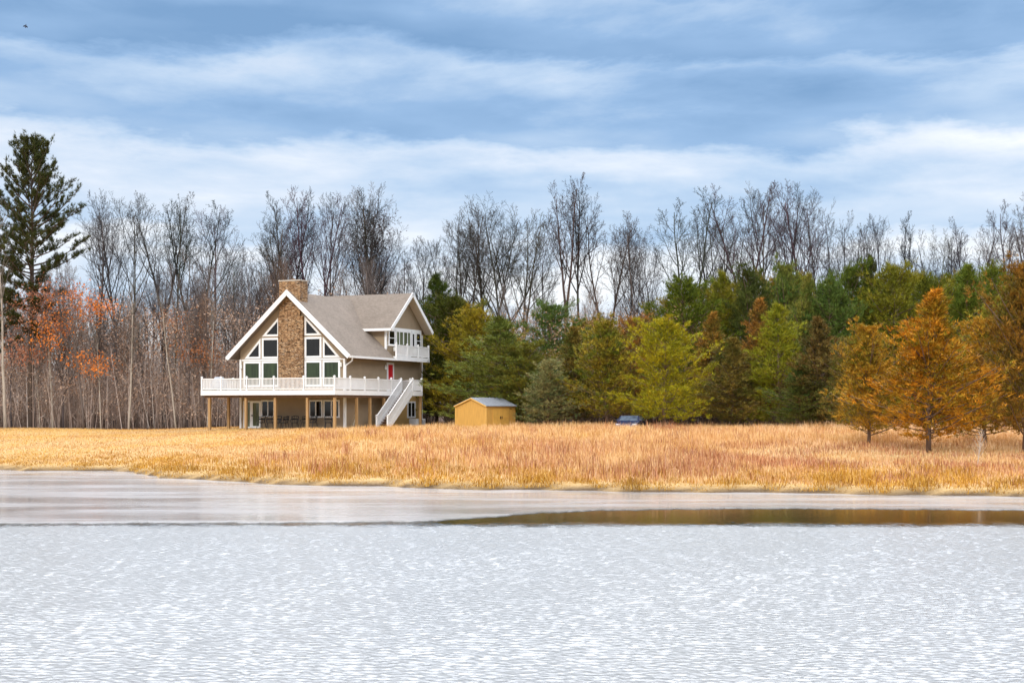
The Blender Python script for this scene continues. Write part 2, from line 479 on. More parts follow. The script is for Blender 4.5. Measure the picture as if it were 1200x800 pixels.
# corner boards
for u in (0, W):
    cb = MB(); cb.box(u - (.05 if u == 0 else .13), u + (.13 if u == 0 else .05), -.05, .02, 0, 5.75)
    if u: cb.box(W - .02, W + .05, .02, .15, 0, 5.75)
    cb.build('corner_board', M['white'], house)
MB().box(W - .02, W + .05, L - .11, L + .05, 0, 8.2).build('corner_board', M['white'], house)
MB().box(W - .12, W + .05, WV0 - .05, WV0 + .005, 6.55, WEZ).box(W + .0065, W + .05, WV0 + .005, WV0 + .11, 6.75, WEZ).build('corner_board', M['white'], house)
# cheek infill: the front-facing side of the cross wing
# chimney
ch = MB()
ch.box(3.92, 6.30, -.30, .02, 2.7, 9.2)
ch.box(3.98, 5.98, -.22, .95, 9.2, 12.1)
chim = ch.build('chimney', M['stone'], house)
cap = MB(); cap.box(3.92, 6.04, -.28, 1.01, 12.1, 12.2); cap.build('chimney_cap', simple('concrete_cap', (.45, .40, .34), .8, .1, 4), chim)
fl = MB(); fl.tube([(5.0, .35, 12.2), (5.0, .35, 12.36)], .14, 12); fl.build('flue', M['joist'], chim)

def front(a, z, out): return (a, -out, z)
def side(a, z, out): return (W + out, a, z)
def wing(a, z, out): return (W + .004 + out, a, z)
def inset(pts, w):
    n = len(pts); out = []
    A = sum(pts[i][0] * pts[(i + 1) % n][1] - pts[(i + 1) % n][0] * pts[i][1] for i in range(n))
    sg = 1 if A > 0 else -1
    for i in range(n):
        p0, p1, p2 = Vector(pts[i - 1]), Vector(pts[i]), Vector(pts[(i + 1) % n])
        d1, d2 = (p1 - p0).normalized(), (p2 - p1).normalized()
        n1, n2 = Vector((-d1.y, d1.x)) * sg, Vector((-d2.y, d2.x)) * sg
        q = (n1 + n2); q = q / (1 + n1.dot(n2)) * w
        out.append((p1.x + q.x, p1.y + q.y))
    return out
def window(place, pts, w=.13, pane='dark_glass', bars=(), name='window', parent=None, out=.07):
    inn = inset(pts, w); n = len(pts)
    mb = MB()
    vs = [place(a, z, .0) for a, z in pts] + [place(a, z, out) for a, z in pts] + [place(a, z, out) for a, z in inn] + [place(a, z, .012) for a, z in inn]
    fs = []
    for i in range(n):
        j = (i + 1) % n
        fs += [(i, j, n + j, n + i), (n + i, n + j, 2 * n + j, 2 * n + i), (2 * n + i, 2 * n + j, 3 * n + j, 3 * n + i)]
    mb.add(vs, fs)
    for (a0, z0), (a1, z1), bw in bars:
        dx, dz = a1 - a0, z1 - z0; ln = math.hypot(dx, dz); px, pz = -dz / ln * bw / 2, dx / ln * bw / 2
        q = [(a0 + px, z0 + pz), (a1 + px, z1 + pz), (a1 - px, z1 - pz), (a0 - px, z0 - pz)]
        mb.hull([place(a, z, out - .01) for a, z in q], [place(a, z, .015) for a, z in q])
    o = mb.build(name, M['white'], parent or house)
    gl = inset(pts, w - .015)
    MB().hull([place(a, z, .03) for a, z in gl], [place(a, z, .008) for a, z in gl]).build('pane', M[pane], o)
    return o
def rect(a0, a1, z0, z1): return [(a0, z0), (a1, z0), (a1, z1), (a0, z1)]
# great-room glazing, four rows stepping up to the ridge
for (a0, a1), p in (((.36, 2.06), 'green_glass'), ((2.15, 3.86), 'green_glass'), ((6.32, 7.93), 'green_glass'), ((8.03, 9.68), 'green_glass')):
    window(front, rect(a0, a1, 3.45, 5.58), .17, p)
window(front, rect(2.17, 3.86, 5.78, 7.50), .17); window(front, rect(6.32, 7.93, 5.78, 7.50), .17)
window(front, [(.46, 5.80), (2.04, 5.80), (2.04, 7.48)], .16)
window(front, [(8.06, 5.80), (9.66, 5.80), (8.06, 7.48)], .16)
window(front, [(2.20, 7.62), (3.86, 7.62), (3.86, 9.22)], .16)
window(front, [(6.32, 7.62), (7.95, 7.62), (6.32, 9.22)], .16)
# band between the rows
MB().box(.2, 3.9, -.03, 0, 5.62, 5.75).build('band_board', M['white'], house)
MB().box(6.31, W - .15, -.03, 0, 5.62, 5.75).build('band_board', M['white'], house)
# walkout level, front
window(front, rect(.35, 1.10, .05, 2.3), .10, 'pale_glass', name='side_light')
dr = window(front, rect(1.12, 2.07, .05, 2.3), .16, 'pale_glass', name='glass_door')
MB().box(1.20, 1.26, -.13, -.07, 1.0, 1.16).build('handle', M['black'], dr)
window(front, rect(2.10, 3.42, .95, 2.36), .12, 'dark_glass', [((2.76, 1.0), (2.76, 2.3), .09)])
for a0, a1 in ((6.74, 8.02), (8.10, 9.62)):
    m_ = (a0 + a1) / 2
    window(front, rect(a0, a1, .92, 2.36), .12, 'dark_glass', [((m_, 1.0), (m_, 2.3), .10)])
# right side: red door, small basement window
dr = window(side, rect(6.92, 8.10, 3.12, 5.56), .16, 'red', name='front_door')
MB().tube([(W + .03, 7.9, 4.1), (W + .12, 7.9, 4.1)], .035, 8).build('handle', M['black'], dr)
window(lambda a, z, o: side(a, z, o + .03), rect(10.5, 12.0, .83, 2.30), .14, 'dark_glass', [((11.25, .9), (11.25, 2.2), .10)])
# wing gable: windows and French door onto the balcony
MB().box(W + .01, W + .08, 7.0, 13.1, 8.42, 8.60).build('band_board', M['white'], house)
window(wing, rect(7.16, 8.34, 7.02, 8.42), .15, 'dark_glass', [((7.3, 7.7), (8.2, 7.7), .06)])
fd = window(wing, rect(8.46, 11.2, 6.12, 8.42), .14, 'pale_glass', [((9.83, 6.2), (9.83, 8.3), .14), ((9.10, 6.2), (9.10, 8.3), .10), ((10.56, 6.2), (10.56, 8.3), .10)], name='french_door')
MB().box(W + .08, W + .14, 9.72, 9.78, 7.0, 7.2).build('handle', M['black'], fd)
window(wing, rect(11.28, 12.02, 6.9, 8.42), .20, 'dark_glass')
window(wing, rect(12.10, 13.12, 6.9, 8.42), .16, 'dark_glass', [((12.2, 7.65), (13.0, 7.65), .06)])
# wall lanterns
for p in ((.14, 5.15, 'f'), (W - .32, 5.2, 'f'), (6.55, 5.15, 's'), (8.3, 6.75, 'w')):
    l = MB()
    if p[2] == 'f': base = Vector((p[0], -.10, p[1]))
    elif p[2] == 's': base = Vector((W + .10, p[0], p[1]))
    else: base = Vector((W + .12, p[0] - .25, p[1]))
    l.lathe([(.03, -.18), (.09, -.16), (.10, .1), (.06, .16), (.015, .22)], base.x, base.y, 10)
    l.v = [(x, y, z + base.z) for x, y, z in l.v]
    back = MB.box(l, base.x - .04, base.x + .04, base.y - .04, base.y + .04, base.z - .05, base.z + .05)
    l.build('wall_lantern', M['lamp'], house)

# ---- deck (a part of the house, with its rails, posts and stairs)
DZ = 3.1; FH = .36
D0, D1, DF = -1.3, W + 1.2, -3.6
LU = W + 2.3; LV0, LV1 = 7.35, 9.0
dk = MB()
dk.box(D0, D1, DF, -.06, DZ - .04, DZ)
dk.box(W + .07, D1, -.06, LV1, DZ - .04, DZ)
dk.box(D0, -.07, -.06, 3.0, DZ - .04, DZ)
dk.box(D1, LU, LV0, LV1, DZ - .04, DZ)
deck = dk.build('deck', M['deckboard'], house)
j = MB()
for v in np.arange(DF + .25, -.1, .6): j.box(D0 + .06, D1 - .06, v, v + .05, DZ - .3, DZ - .045)
for v in np.arange(.2, LV1 - .1, .6): j.box(W + .08, D1 - .06, v, v + .05, DZ - .3, DZ - .045)
for v in np.arange(.2, 2.9, .6): j.box(D0 + .06, -.08, v, v + .05, DZ - .3, DZ - .045)
j.box(D0 + .1, D1 - .1, -3.33, -3.13, DZ - .56, DZ - .305); j.box(W + .9, W + 1.08, -3.12, 6.9, DZ - .56, DZ - .305)
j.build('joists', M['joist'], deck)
fa = MB()
fa.box(D0 - .04, D1 + .04, DF - .04, DF, DZ - FH, DZ + .02)
fa.box(D1, D1 + .04, DF, LV0 - .04, DZ - FH, DZ + .02)
fa.box(D0 - .04, D0, DF, 3.0, DZ - FH, DZ + .02)
fa.box(LU, LU + .04, LV0, LV1, DZ - FH, DZ + .02)
fa.box(D1 + .041, LU, LV1 - .0, LV1 + .04, DZ - FH, DZ + .02)
fa.build('fascia', M['white'], deck)
def post(p, z0, h=1.08, parent=deck):
    m = MB(); m.box(p[0] - .06, p[0] + .06, p[1] - .06, p[1] + .06, z0, z0 + h)
    m.box(p[0] - .085, p[0] + .085, p[1] - .085, p[1] + .085, z0 + h, z0 + h + .035)
    m.add([(p[0] - .07, p[1] - .07, z0 + h + .035), (p[0] + .07, p[1] - .07, z0 + h + .035), (p[0] + .07, p[1] + .07, z0 + h + .035), (p[0] - .07, p[1] + .07, z0 + h + .035), (p[0], p[1], z0 + h + .10)], [(0, 1, 4), (1, 2, 4), (2, 3, 4), (3, 0, 4)])
    return m.build('railing_post', M['white'], parent)
def rail(p0, p1, z0, z1, parent=deck, skirt=False):
    p0, p1 = Vector(p0), Vector(p1); d = (p1 - p0); ln = d.length; d.normalize()
    m = MB()
    a = Vector((*(p0 + d * .07), z0)); b = Vector((*(p1 - d * .07), z1))
    up = Vector((0, 0, 1))
    m.beam(a + up * .96, b + up * .96, .09, .07); m.beam(a + up * .12, b + up * .12, .06, .07)
    n = max(2, int(ln / .125))
    for i in range(1, n):
        q = a.lerp(b, i / n)
        m.box(q.x - .021, q.x + .021, q.y - .021, q.y + .021, q.z + .14, q.z + .94)
    return m.build('railing_panel', M['white'], parent)
def run(pts, z0, parent=deck, first=True):
    for i, p in enumerate(pts):
        if i or first: post(p, z0, parent=parent)
        if i: rail(pts[i - 1], p, z0, z0, parent)
e = .03
fronts = [(D0 + e, DF + e)] + [(x, DF + e) for x in (.62, 3.10, 5.68, 8.45)] + [(D1 - e, DF + e)]
run(fronts, DZ)
run([(D1 - e, DF + e), (D1 - e, -1.15), (D1 - e, 1.15), (D1 - e, 3.4), (D1 - e, 5.6), (D1 - e, LV0)], DZ, first=False)
run([(D0 + e, DF + e), (D0 + e, -1.4), (D0 + e, .8), (D0 + e, 2.95)], DZ, first=False)
run([(LU - e, LV0), (LU - e, LV1 - e), (D1 - e, LV1 - e), (W + .12, LV1 - e)], DZ)
# support posts
sp_ = [(-.75, -3.23), (2.8, -3.23), (5.6, -3.23), (8.6, -3.23), (W + .99, -3.23), (W + .99, .15), (W + .99, 2.3), (W + .99, 4.65), (-.75, -.6), (LU - .1, LV1 - .12)]
for i, (u, v) in enumerate(sp_):
    m = MB(); s_ = .10
    m.box(u - s_, u + s_, v - s_, v + s_, -.35, (DZ - .57) if i < 8 else DZ - .31)
    m.build('support_post', M['post'], deck, bevel=.01)
# stairs down the right side, toward the pond
st = MB(); tv = MB()
SV0, SV1 = LV0, 2.95
nst = 16
for k in range(1, nst):
    f_ = k / nst; v = SV0 + (SV1 - SV0) * f_; z = DZ * (1 - f_)
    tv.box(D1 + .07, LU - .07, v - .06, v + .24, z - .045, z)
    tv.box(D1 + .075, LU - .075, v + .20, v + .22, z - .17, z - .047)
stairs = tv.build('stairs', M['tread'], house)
for u in (D1 + .035, LU - .035):
    m = MB(); m.beam((u, SV0 - .02, DZ - .02), (u, SV1, -.02), .05, .42, drop=.02); m.build('stringer', M['white'], stairs)
    post((u, SV1 + .05), .02, 1.06, stairs)
    m = MB()
    a = Vector((u, SV0 - .08, DZ)); b = Vector((u, SV1 + .12, .08)); up = Vector((0, 0, 1))
    m.beam(a + up * .98, b + up * .98, .09, .08); m.beam(a + up * .26, b + up * .26, .06, .07)
    for i in range(1, 36):
        q = a.lerp(b, i / 36); m.box(q.x - .021, q.x + .021, q.y - .021, q.y + .021, q.z + .27, q.z + .96)
    m.build('railing_panel', M['white'], stairs)
# balcony
BZ = 6.08; B0, B1, BU = 6.95, 12.95, W + .92
bl = MB(); bl.box(W + .09, BU, B0, B1, BZ - .05, BZ)
bal = bl.build('balcony', M['deckboard'], house)
MB().box(BU, BU + .04, B0 - .04, B1 + .04, BZ - .34, BZ + .02).box(W + .02, BU, B0 - .04, B0, BZ - .34, BZ + .02).box(W + .02, BU, B1, B1 + .04, BZ - .34, BZ + .02).build('fascia', M['white'], bal)
run([(BU - e, B0 + e), (BU - e, 8.95), (BU - e, 10.95), (BU - e, B1 - e)], BZ, bal)
rail((BU - e, B1 - e), (W + .08, B1 - e), BZ, BZ, bal)
# the near end of the balcony has only a slim top bar
MB().beam((W + .02, B0 + e, BZ + .96), (BU - .1, B0 + e, BZ + .96), .05, .05).build('end_bar', M['white'], bal)

def hp(u, v, z=0): return HO + U * u + V * v + Vector((0, 0, z))

# ------------------------------------------------------------------ things at the house
o = empty('covered_grill', hp(-.55, -2.2, DZ), -TH)
tag(o, 'pale grey cloth-covered grill on the deck behind the railing left of the windows', 'grill')
MB().hull([(-.55, -.3, .72), (.55, -.3, .72), (.55, .3, .72), (-.55, .3, .72)], [(-.62, -.36, .08), (.62, -.36, .08), (.62, .36, .08), (-.62, .36, .08)]).hull([(-.34, -.16, 1.16), (.34, -.16, 1.16), (.34, .16, 1.16), (-.34, .16, 1.16)], [(-.55, -.3, .72), (.55, -.3, .72), (.55, .3, .72), (-.55, .3, .72)]).build('cover', M['bluegrey'], o, bevel=.05)
for x in (-.5, .5):
    for y in (-.26, .26): MB().tube([(x, y, .09), (x, y, 0)], .04, 8).build('caster', M['black'], o)

def chair_proto():
    o = empty('patio_chair')
    m = MB(); m.lathe([(.02, .40), (.23, .40), (.25, .425), (.24, .45), (.02, .455)], 0, 0, 14); m.build('seat', M['black'], o)
    m = MB()
    arc = [(.24 * math.cos(t), .02 + .24 * math.sin(t) + .05, .92 - .10 * abs(math.cos(t)) ** 3) for t in np.linspace(-.15, math.pi + .15, 11)]
    m.tube(arc, .022, 6)
    for t in np.linspace(.1, math.pi - .1, 6):
        m.tube([(.22 * math.cos(t), .22 * math.sin(t), .44), (.24 * math.cos(t), .07 + .24 * math.sin(t), .90)], .012, 5)
    m.tube([(.22 * math.cos(t), .02 + .24 * math.sin(t), .68) for t in np.linspace(0, math.pi, 9)], .05, 5)
    m.build('backrest', M['black'], o)
    for sx in (-1, 1):
        MB().tube([(sx * .2, 0, .60), (sx * .24, -.18, .62), (sx * .24, -.22, .45)], .02, 6).build('armrest', M['black'], o)
        for sy in (-1, 1):
            MB().tube([(sx * .17, sy * .17, .42), (sx * .22, sy * .22, 0)], .02, 6).build('leg', M['black'], o)
    return o
def copy_tree(o, parent=None):
    c = o.copy(); COL.objects.link(c)
    if parent: c.parent = parent
    for chd in kids.get(o.name, []): copy_tree_child(chd, c)
    return c
def copy_tree_child(chd, c):
    q = chd.copy(); COL.objects.link(q); q.parent = c
    for g2 in kids.get(chd.name, []): copy_tree_child(g2, q)
kids = {}
def index_kids(root):
    for chd in root.children:
        kids.setdefault(root.name, []).append(chd); index_kids(chd)
c0 = chair_proto(); index_kids(c0)
spots = [(2.6, -.75, 2.9, 'black patio chair under the deck below the window by the glass door'),
         (3.55, -.9, 3.5, 'black patio chair under the deck at the left side of the chimney base'),
         (4.35, -1.0, 3.0, 'black patio chair in front of the chimney base, first from the glass door'),
         (5.1, -1.15, 2.4, 'black patio chair in front of the middle of the chimney base'),
         (5.95, -.95, 3.3, 'black patio chair in front of the chimney base, next to the window pair'),
         (6.9, -.9, 3.0, 'black patio chair under the left one of the paired basement windows'),
         (7.7, -1.0, 2.7, 'black patio chair under the gap between the paired basement windows'),
         (9.1, -.9, 3.6, 'black patio chair under the right one of the paired basement windows')]
for i, (u, v, rz, lab) in enumerate(spots):
    o = c0 if i == 0 else copy_tree(c0)
    p = hp(u, v); o.location = (p.x, p.y, gz(p.x, p.y) + .03); o.rotation_euler = (0, 0, rz - TH + math.pi + .2); o.scale = (1.25, 1.25, 1.1)
    tag(o, lab, 'chair', 'black chairs under the deck')
# leaning board
p = hp(W + .42, 1.0); lb = MB(); lb.beam((0, -.25, 0), (0, .10, 1.35), .24, .04, up=(0, 1, .3))
o = lb.build('leaning_board', M['plank']); o.location = (p.x, p.y, gz(p.x, p.y) - .02 + .3); o.rotation_euler = (0, 0, -TH - .6)
tag(o, 'pale board leaning on the basement wall between two deck posts', 'board')
# utility unit under the basement window
p = hp(W + .9, 11.0); o = empty('utility_unit', (p.x, p.y, HZ - .1), -TH)
tag(o, 'white boxy utility unit with round grille on the grass below the small basement window', 'utility unit')
MB().box(-.42, .42, -1.0, .55, .05, .86).build('casing', M['white'], o, bevel=.06)
MB().tube([(.42, -.2, .46), (.45, -.2, .46)], .30, 20).build('fan_grille', simple('grille_grey', (.45, .46, .48), .5, .1, 8), o)
MB().box(-.46, .46, -1.05, .6, -.1, .05).build('base_pad', M['plank'], o)

# ------------------------------------------------------------------ shed
ps = (at(570, 112), 112.0)
sz = gz(*ps) - .05
shed = empty('garden_shed', (*ps, sz), -R(41))
tag(shed, 'small ochre yellow garden shed with a low grey metal roof beside the evergreens', 'shed')
M['ochre'] = simple('ochre_boards', (.54, .30, .07), .65, .16, 2.0, stretch=(6, 6, .6))
SW, SL, SH, SR = 3.35, 3.5, 1.78, 2.38
w_ = MB(); sec = [(-SW, -.3), (0, -.3), (0, SH), (-SW * .47, SR), (-SW, SH)]
w_.hull([(x, 0, z) for x, z in sec], [(x, SL, z) for x, z in sec]); w_.build('wall', M['ochre'], shed)
rm = simple('grey_metal_roof', (.34, .36, .40), .35, .1, 3, metal=.3)
r_ = MB()
sl1 = (SR - SH) / (SW * .47 - 0)
slab(r_, [(-SW * .47, -.10, SR + .01), (.12, -.10, SH - .05), (.12, SL + .1, SH - .05), (-SW * .47, SL + .1, SR + .01)], .05)
slab(r_, [(-SW - .12, -.10, SH - .05), (-SW * .47, -.10, SR + .01), (-SW * .47, SL + .1, SR + .01), (-SW - .12, SL + .1, SH - .05)], .05)
rib = []
for v in np.arange(.1, SL, .4): r_.beam((-SW * .47, v, SR + .07), (.12, v, SH + .01), .03, .03)
r_.build('roof', rm, shed)
tm = MB(); tm.box(-.05, .02, -.02, .0, -.2, SH - .02); tm.box(-SW - .02, -SW + .06, -.02, 0, -.2, SH - .02)
tm.beam((-SW - .06, -.115, SH - .06), (-SW * .47, -.115, SR - .02), .03, .09); tm.beam((.06, -.115, SH - .06), (-SW * .47, -.115, SR - .02), .03, .09)
tm.build('trim', simple('ochre_trim', (.66, .39, .10), .6, .1, 3), shed)
for v0 in (.75, 1.72):
    dd = MB(); dd.box(.004, .035, v0, v0 + .92, -.05, SH - .25)
    for z in (.1, .8, 1.42): dd.box(.036, .05, v0 + .03, v0 + .89, z, z + .06)
    do = dd.build('door', simple('ochre_door', (.63, .36, .08), .6, .12, 3), shed)
    MB().box(.05, .09, (v0 + .83) if v0 < 1 else (v0 + .05), (v0 + .87) if v0 < 1 else (v0 + .09), .75, .95).build('handle', M['black'], do)

# ------------------------------------------------------------------ car half hidden in the grass
cp = (at(739, 108), 108.0)
car = empty('parked_car', (*cp, gz(*cp) - .36), R(76))
tag(car, 'dark blue car half hidden by tall dry grass in front of the evergreens', 'car')
M['carpaint'] = simple('dark_blue_paint', (.012, .02, .07), .18, .1, 3, spec=.7)
M['carglass'] = glass('car_glass', (.10, .13, .18))
M['tyre'] = simple('tyre_rubber', (.02, .02, .02), .8, .1, 5)
M['rim'] = simple('wheel_rim', (.5, .5, .52), .3, .05, 5, metal=.8)
M['headlamp'] = simple('headlamp_lens', (.75, .78, .8), .15, .05, 5)
M['taillamp'] = simple('tail_lamp_lens', (.4, .01, .01), .2, .05, 5)
prof = [(-2.05, .35), (-2.1, .62), (-2.0, .82), (-1.15, .92), (-.45, 1.36), (.75, 1.42), (1.6, 1.22), (1.95, .98), (2.05, .6), (2.0, .35)]
bd = MB(); n = len(prof); vs = []
for yy, k in ((-.86, 0), (-.80, 1), (.80, 1), (.86, 0)):
    for x, z in prof:
        cab = max(0, z - .95)
        vs.append((x * (1.0 if k == 0 else 1.0), yy * (1 - .32 * cab) if k == 0 else yy * (1 - .36 * cab), z + (.0 if k == 0 else .035 if z > .5 else 0)))
fs = [tuple(reversed(range(n))), tuple(range(3 * n, 4 * n))]
for s_ in range(3):
    for i in range(n): fs.append((s_ * n + i, s_ * n + (i + 1) % n, (s_ + 1) * n + (i + 1) % n, (s_ + 1) * n + i))
bd.add(vs, fs); bd.build('body', M['carpaint'], car, bevel=.04)
def carquad(name, pts, mat, th=.02):
    p = [Vector(q) for q in pts]; nn = (p[1] - p[0]).cross(p[2] - p[0]).normalized() * th
    return MB().hull([q + nn for q in p], [q - nn for q in p]).build(name, mat, car)
carquad('windscreen', [(-1.05, -.70, 1.02), (-1.05, .70, 1.02), (-.50, .62, 1.38), (-.50, -.62, 1.38)], M['carglass'])
carquad('rear_window', [(1.90, -.66, 1.06), (1.90, .66, 1.06), (1.62, .6, 1.25), (1.62, -.6, 1.25)], M['carglass'])
for sy in (-1, 1):
    carquad('side_window', [(-.85, sy * .845, 1.02), (-.30, sy * .765, 1.32), (.25, sy * .75, 1.36), (.25, sy * .845, 1.02)], M['carglass'])
    carquad('side_window', [(.33, sy * .845, 1.02), (.33, sy * .75, 1.36), (.80, sy * .755, 1.36), (1.45, sy * .80, 1.2), (1.45, sy * .845, 1.02)], M['carglass'])
    MB().box(-2.06, -1.95, sy * .62 - .16, sy * .62 + .16, .66, .80).build('headlight', M['headlamp'], car, bevel=.02)
    MB().box(1.96, 2.06, sy * .66 - .12, sy * .66 + .12, .72, .92).build('tail_light', M['taillamp'], car, bevel=.02)
    MB().box(-.75, -.60, sy * .90 - .08, sy * .90 + .08, 1.0, 1.12).build('mirror', M['carpaint'], car, bevel=.02)
    for x in (-1.3, 1.3):
        wh = empty('wheel', (x, sy * .78, .32)); wh.parent = car
        MB().tube([(0, -.1, 0), (0, .1, 0)], .32, 20).build('tyre', M['tyre'], wh, bevel=.02)
        MB().tube([(0, -.115, 0), (0, .115, 0)], .19, 14).build('rim', M['rim'], wh)

# ------------------------------------------------------------------ bare trees
def bare_proto(seed, style):
    rnd = random.Random(seed)
    tk, cr = MB(), MB()
    def rv(s): return Vector((rnd.uniform(-s, s), rnd.uniform(-s, s), rnd.uniform(-s, s)))
    def grow(p, d, ln, r, depth, dest, maxd):
        nseg = (9, 6, 4, 3, 2)[depth]
        wob = (.07, .13, .17, .2, .2)[depth] * style.get('wob', 1)
        trop = (.03, style.get('trop', .13), .12, .08, .05)[depth]
        pts, rad = [p.copy()], [r]
        q = p.copy(); d = d.normalized()
        rend = (.22, .25, .35, .5, .7)[depth]
        for i in range(nseg):
            d = (d + rv(wob) + Vector((0, 0, trop))).normalized()
            q = q + d * (ln / nseg)
            pts.append(q.copy()); rad.append(max(.011, r * (1 - (1 - rend) * (i + 1) / nseg)))
        dest.tube(pts, rad, (7, 5, 4, 3, 3)[depth], cap=depth == 0)
        if depth >= maxd: return
        def along(t):
            x = t * nseg; i = min(int(x), nseg - 1); f_ = x - i
            return pts[i].lerp(pts[i + 1], f_), (pts[i + 1] - pts[i]).normalized(), rad[i] + (rad[i + 1] - rad[i]) * f_
        if depth == 0:
            nb, t0, t1 = style.get('limbs', 15), style.get('t0', .38), .97
        else:
            nb, t0, t1 = ((0, style.get('n1', 7), style.get('n2', 5), 4)[depth]), .22, 1.0
        az = rnd.uniform(0, 6.28)
        for k in range(nb):
            t_ = t0 + (t1 - t0) * ((k + rnd.uniform(.1, .9)) / nb)
            pp, dd, rr = along(t_)
            az += 2.4 + rnd.uniform(-.6, .6)
            ax = dd.cross(Vector((math.cos(az), math.sin(az), .1)))
            if ax.length < .05: continue
            ax.normalize()
            ang = rnd.uniform(*((style.get('ang', (28, 48))), (25, 50), (25, 55), (25, 60))[depth])
            nd = (Matrix.Rotation(R(ang), 3, ax) @ dd)
            if depth == 0: l2 = (ln * style.get('spread', .42)) * (1 - .75 * (t_ - t0) / (1 - t0)) * rnd.uniform(.7, 1.15) + .8
            else: l2 = ln * (.52, .5, .5, .5)[depth] * (1 - .5 * (t_ - .2)) * rnd.uniform(.7, 1.2)
            grow(pp, nd, l2, max(.012, min(rr * .62, l2 * .018 + .013)), depth + 1, cr, maxd)
    Ht = 25.0
    if style.get('fork'):
        hf = Ht * style['fork']
        tk.tube([(0, 0, -.4), (.02, 0, hf * .3), (.05, .03, hf * .65), (.03, .02, hf)], [.34, .27, .245, .23], 8)
        nfk = style.get('nf', 2); a0 = rnd.uniform(0, 6)
        for k in range(nfk):
            a_ = a0 + k * 6.28 / nfk
            lean = rnd.uniform(.16, .30)
            st2 = dict(style); 
            grow(Vector((.03, .02, hf - .15)), Vector((math.cos(a_) * lean, math.sin(a_) * lean, 1)), (Ht - hf) * rnd.uniform(.88, 1.0), .17, 0, cr, 4)
    else:
        grow(Vector((0, 0, -.4)), Vector((0, 0, 1)), Ht + .4, style.get('r', .24), 0, tk, 4)
    zmax = max(p[2] for p in cr.v)
    k = Ht / zmax
    for m in (tk, cr): m.v = [(x * k, y * k, z * k) for x, y, z in m.v]
    return tk, cr

STY = [dict(limbs=15, t0=.42, spread=.34, ang=(22, 40), trop=.16),
       dict(fork=.34, nf=2, limbs=9, t0=.25, spread=.40, ang=(25, 45)),
       dict(limbs=13, t0=.5, spread=.36, ang=(25, 45), trop=.14),
       dict(fork=.28, nf=3, limbs=8, t0=.25, spread=.42, ang=(25, 50), trop=.10),
       dict(limbs=18, t0=.30, spread=.40, ang=(28, 48), trop=.12),
       dict(limbs=12, t0=.55, spread=.30, ang=(20, 36), trop=.18),
       dict(fork=.45, nf=2, limbs=8, t0=.2, spread=.36, ang=(22, 42), trop=.15),
       dict(limbs=16, t0=.36, spread=.46, ang=(30, 52), trop=.10, n1=8)]
protos = []
hide = []
def proto_tree(name, tk, cr, tm, cm, parts=('trunk', 'crown')):
    o = empty(name)
    a_ = tk.build(parts[0], tm, o, smooth=True); b_ = cr.build(parts[1], cm, o)
    return o, [a_, b_]
for i, s_ in enumerate(STY):
    tk, cr = bare_proto(100 + i * 7, s_)
    protos.append((tk.mesh('bare_trunk'), cr.mesh('bare_crown')))
    for me in protos[-1]:
        me.materials.append(M['bark'])
        me.polygons.foreach_set('use_smooth', [True] * len(me.polygons))

def put_tree(name, meshes, x, y, h, h0, wscale, rz, label, cat, group=None, cols=None, parts=('trunk', 'crown'), tilt=0.0, z=None):
    o = empty(name, (x, y, gz(x, y) if z is None else z), rz)
    if tilt: o.rotation_euler = (tilt * math.cos(rz * 3), tilt * math.sin(rz * 3), rz)
    s_ = h / h0
    o.scale = (s_ * wscale, s_ * wscale, s_)
    tag(o, label, cat, group)
    for k, (nm, me) in enumerate(zip(parts, meshes)):
        q = bpy.data.objects.new(nm, me); COL.objects.link(q); q.parent = o
        if cols: q.color = (*cols[min(k, len(cols) - 1)], 1)
    return o

GREY = (.150, .125, .115); DARK = (.070, .060, .062); BROWN = (.18, .125, .095); PALE = (.40, .36, .31)
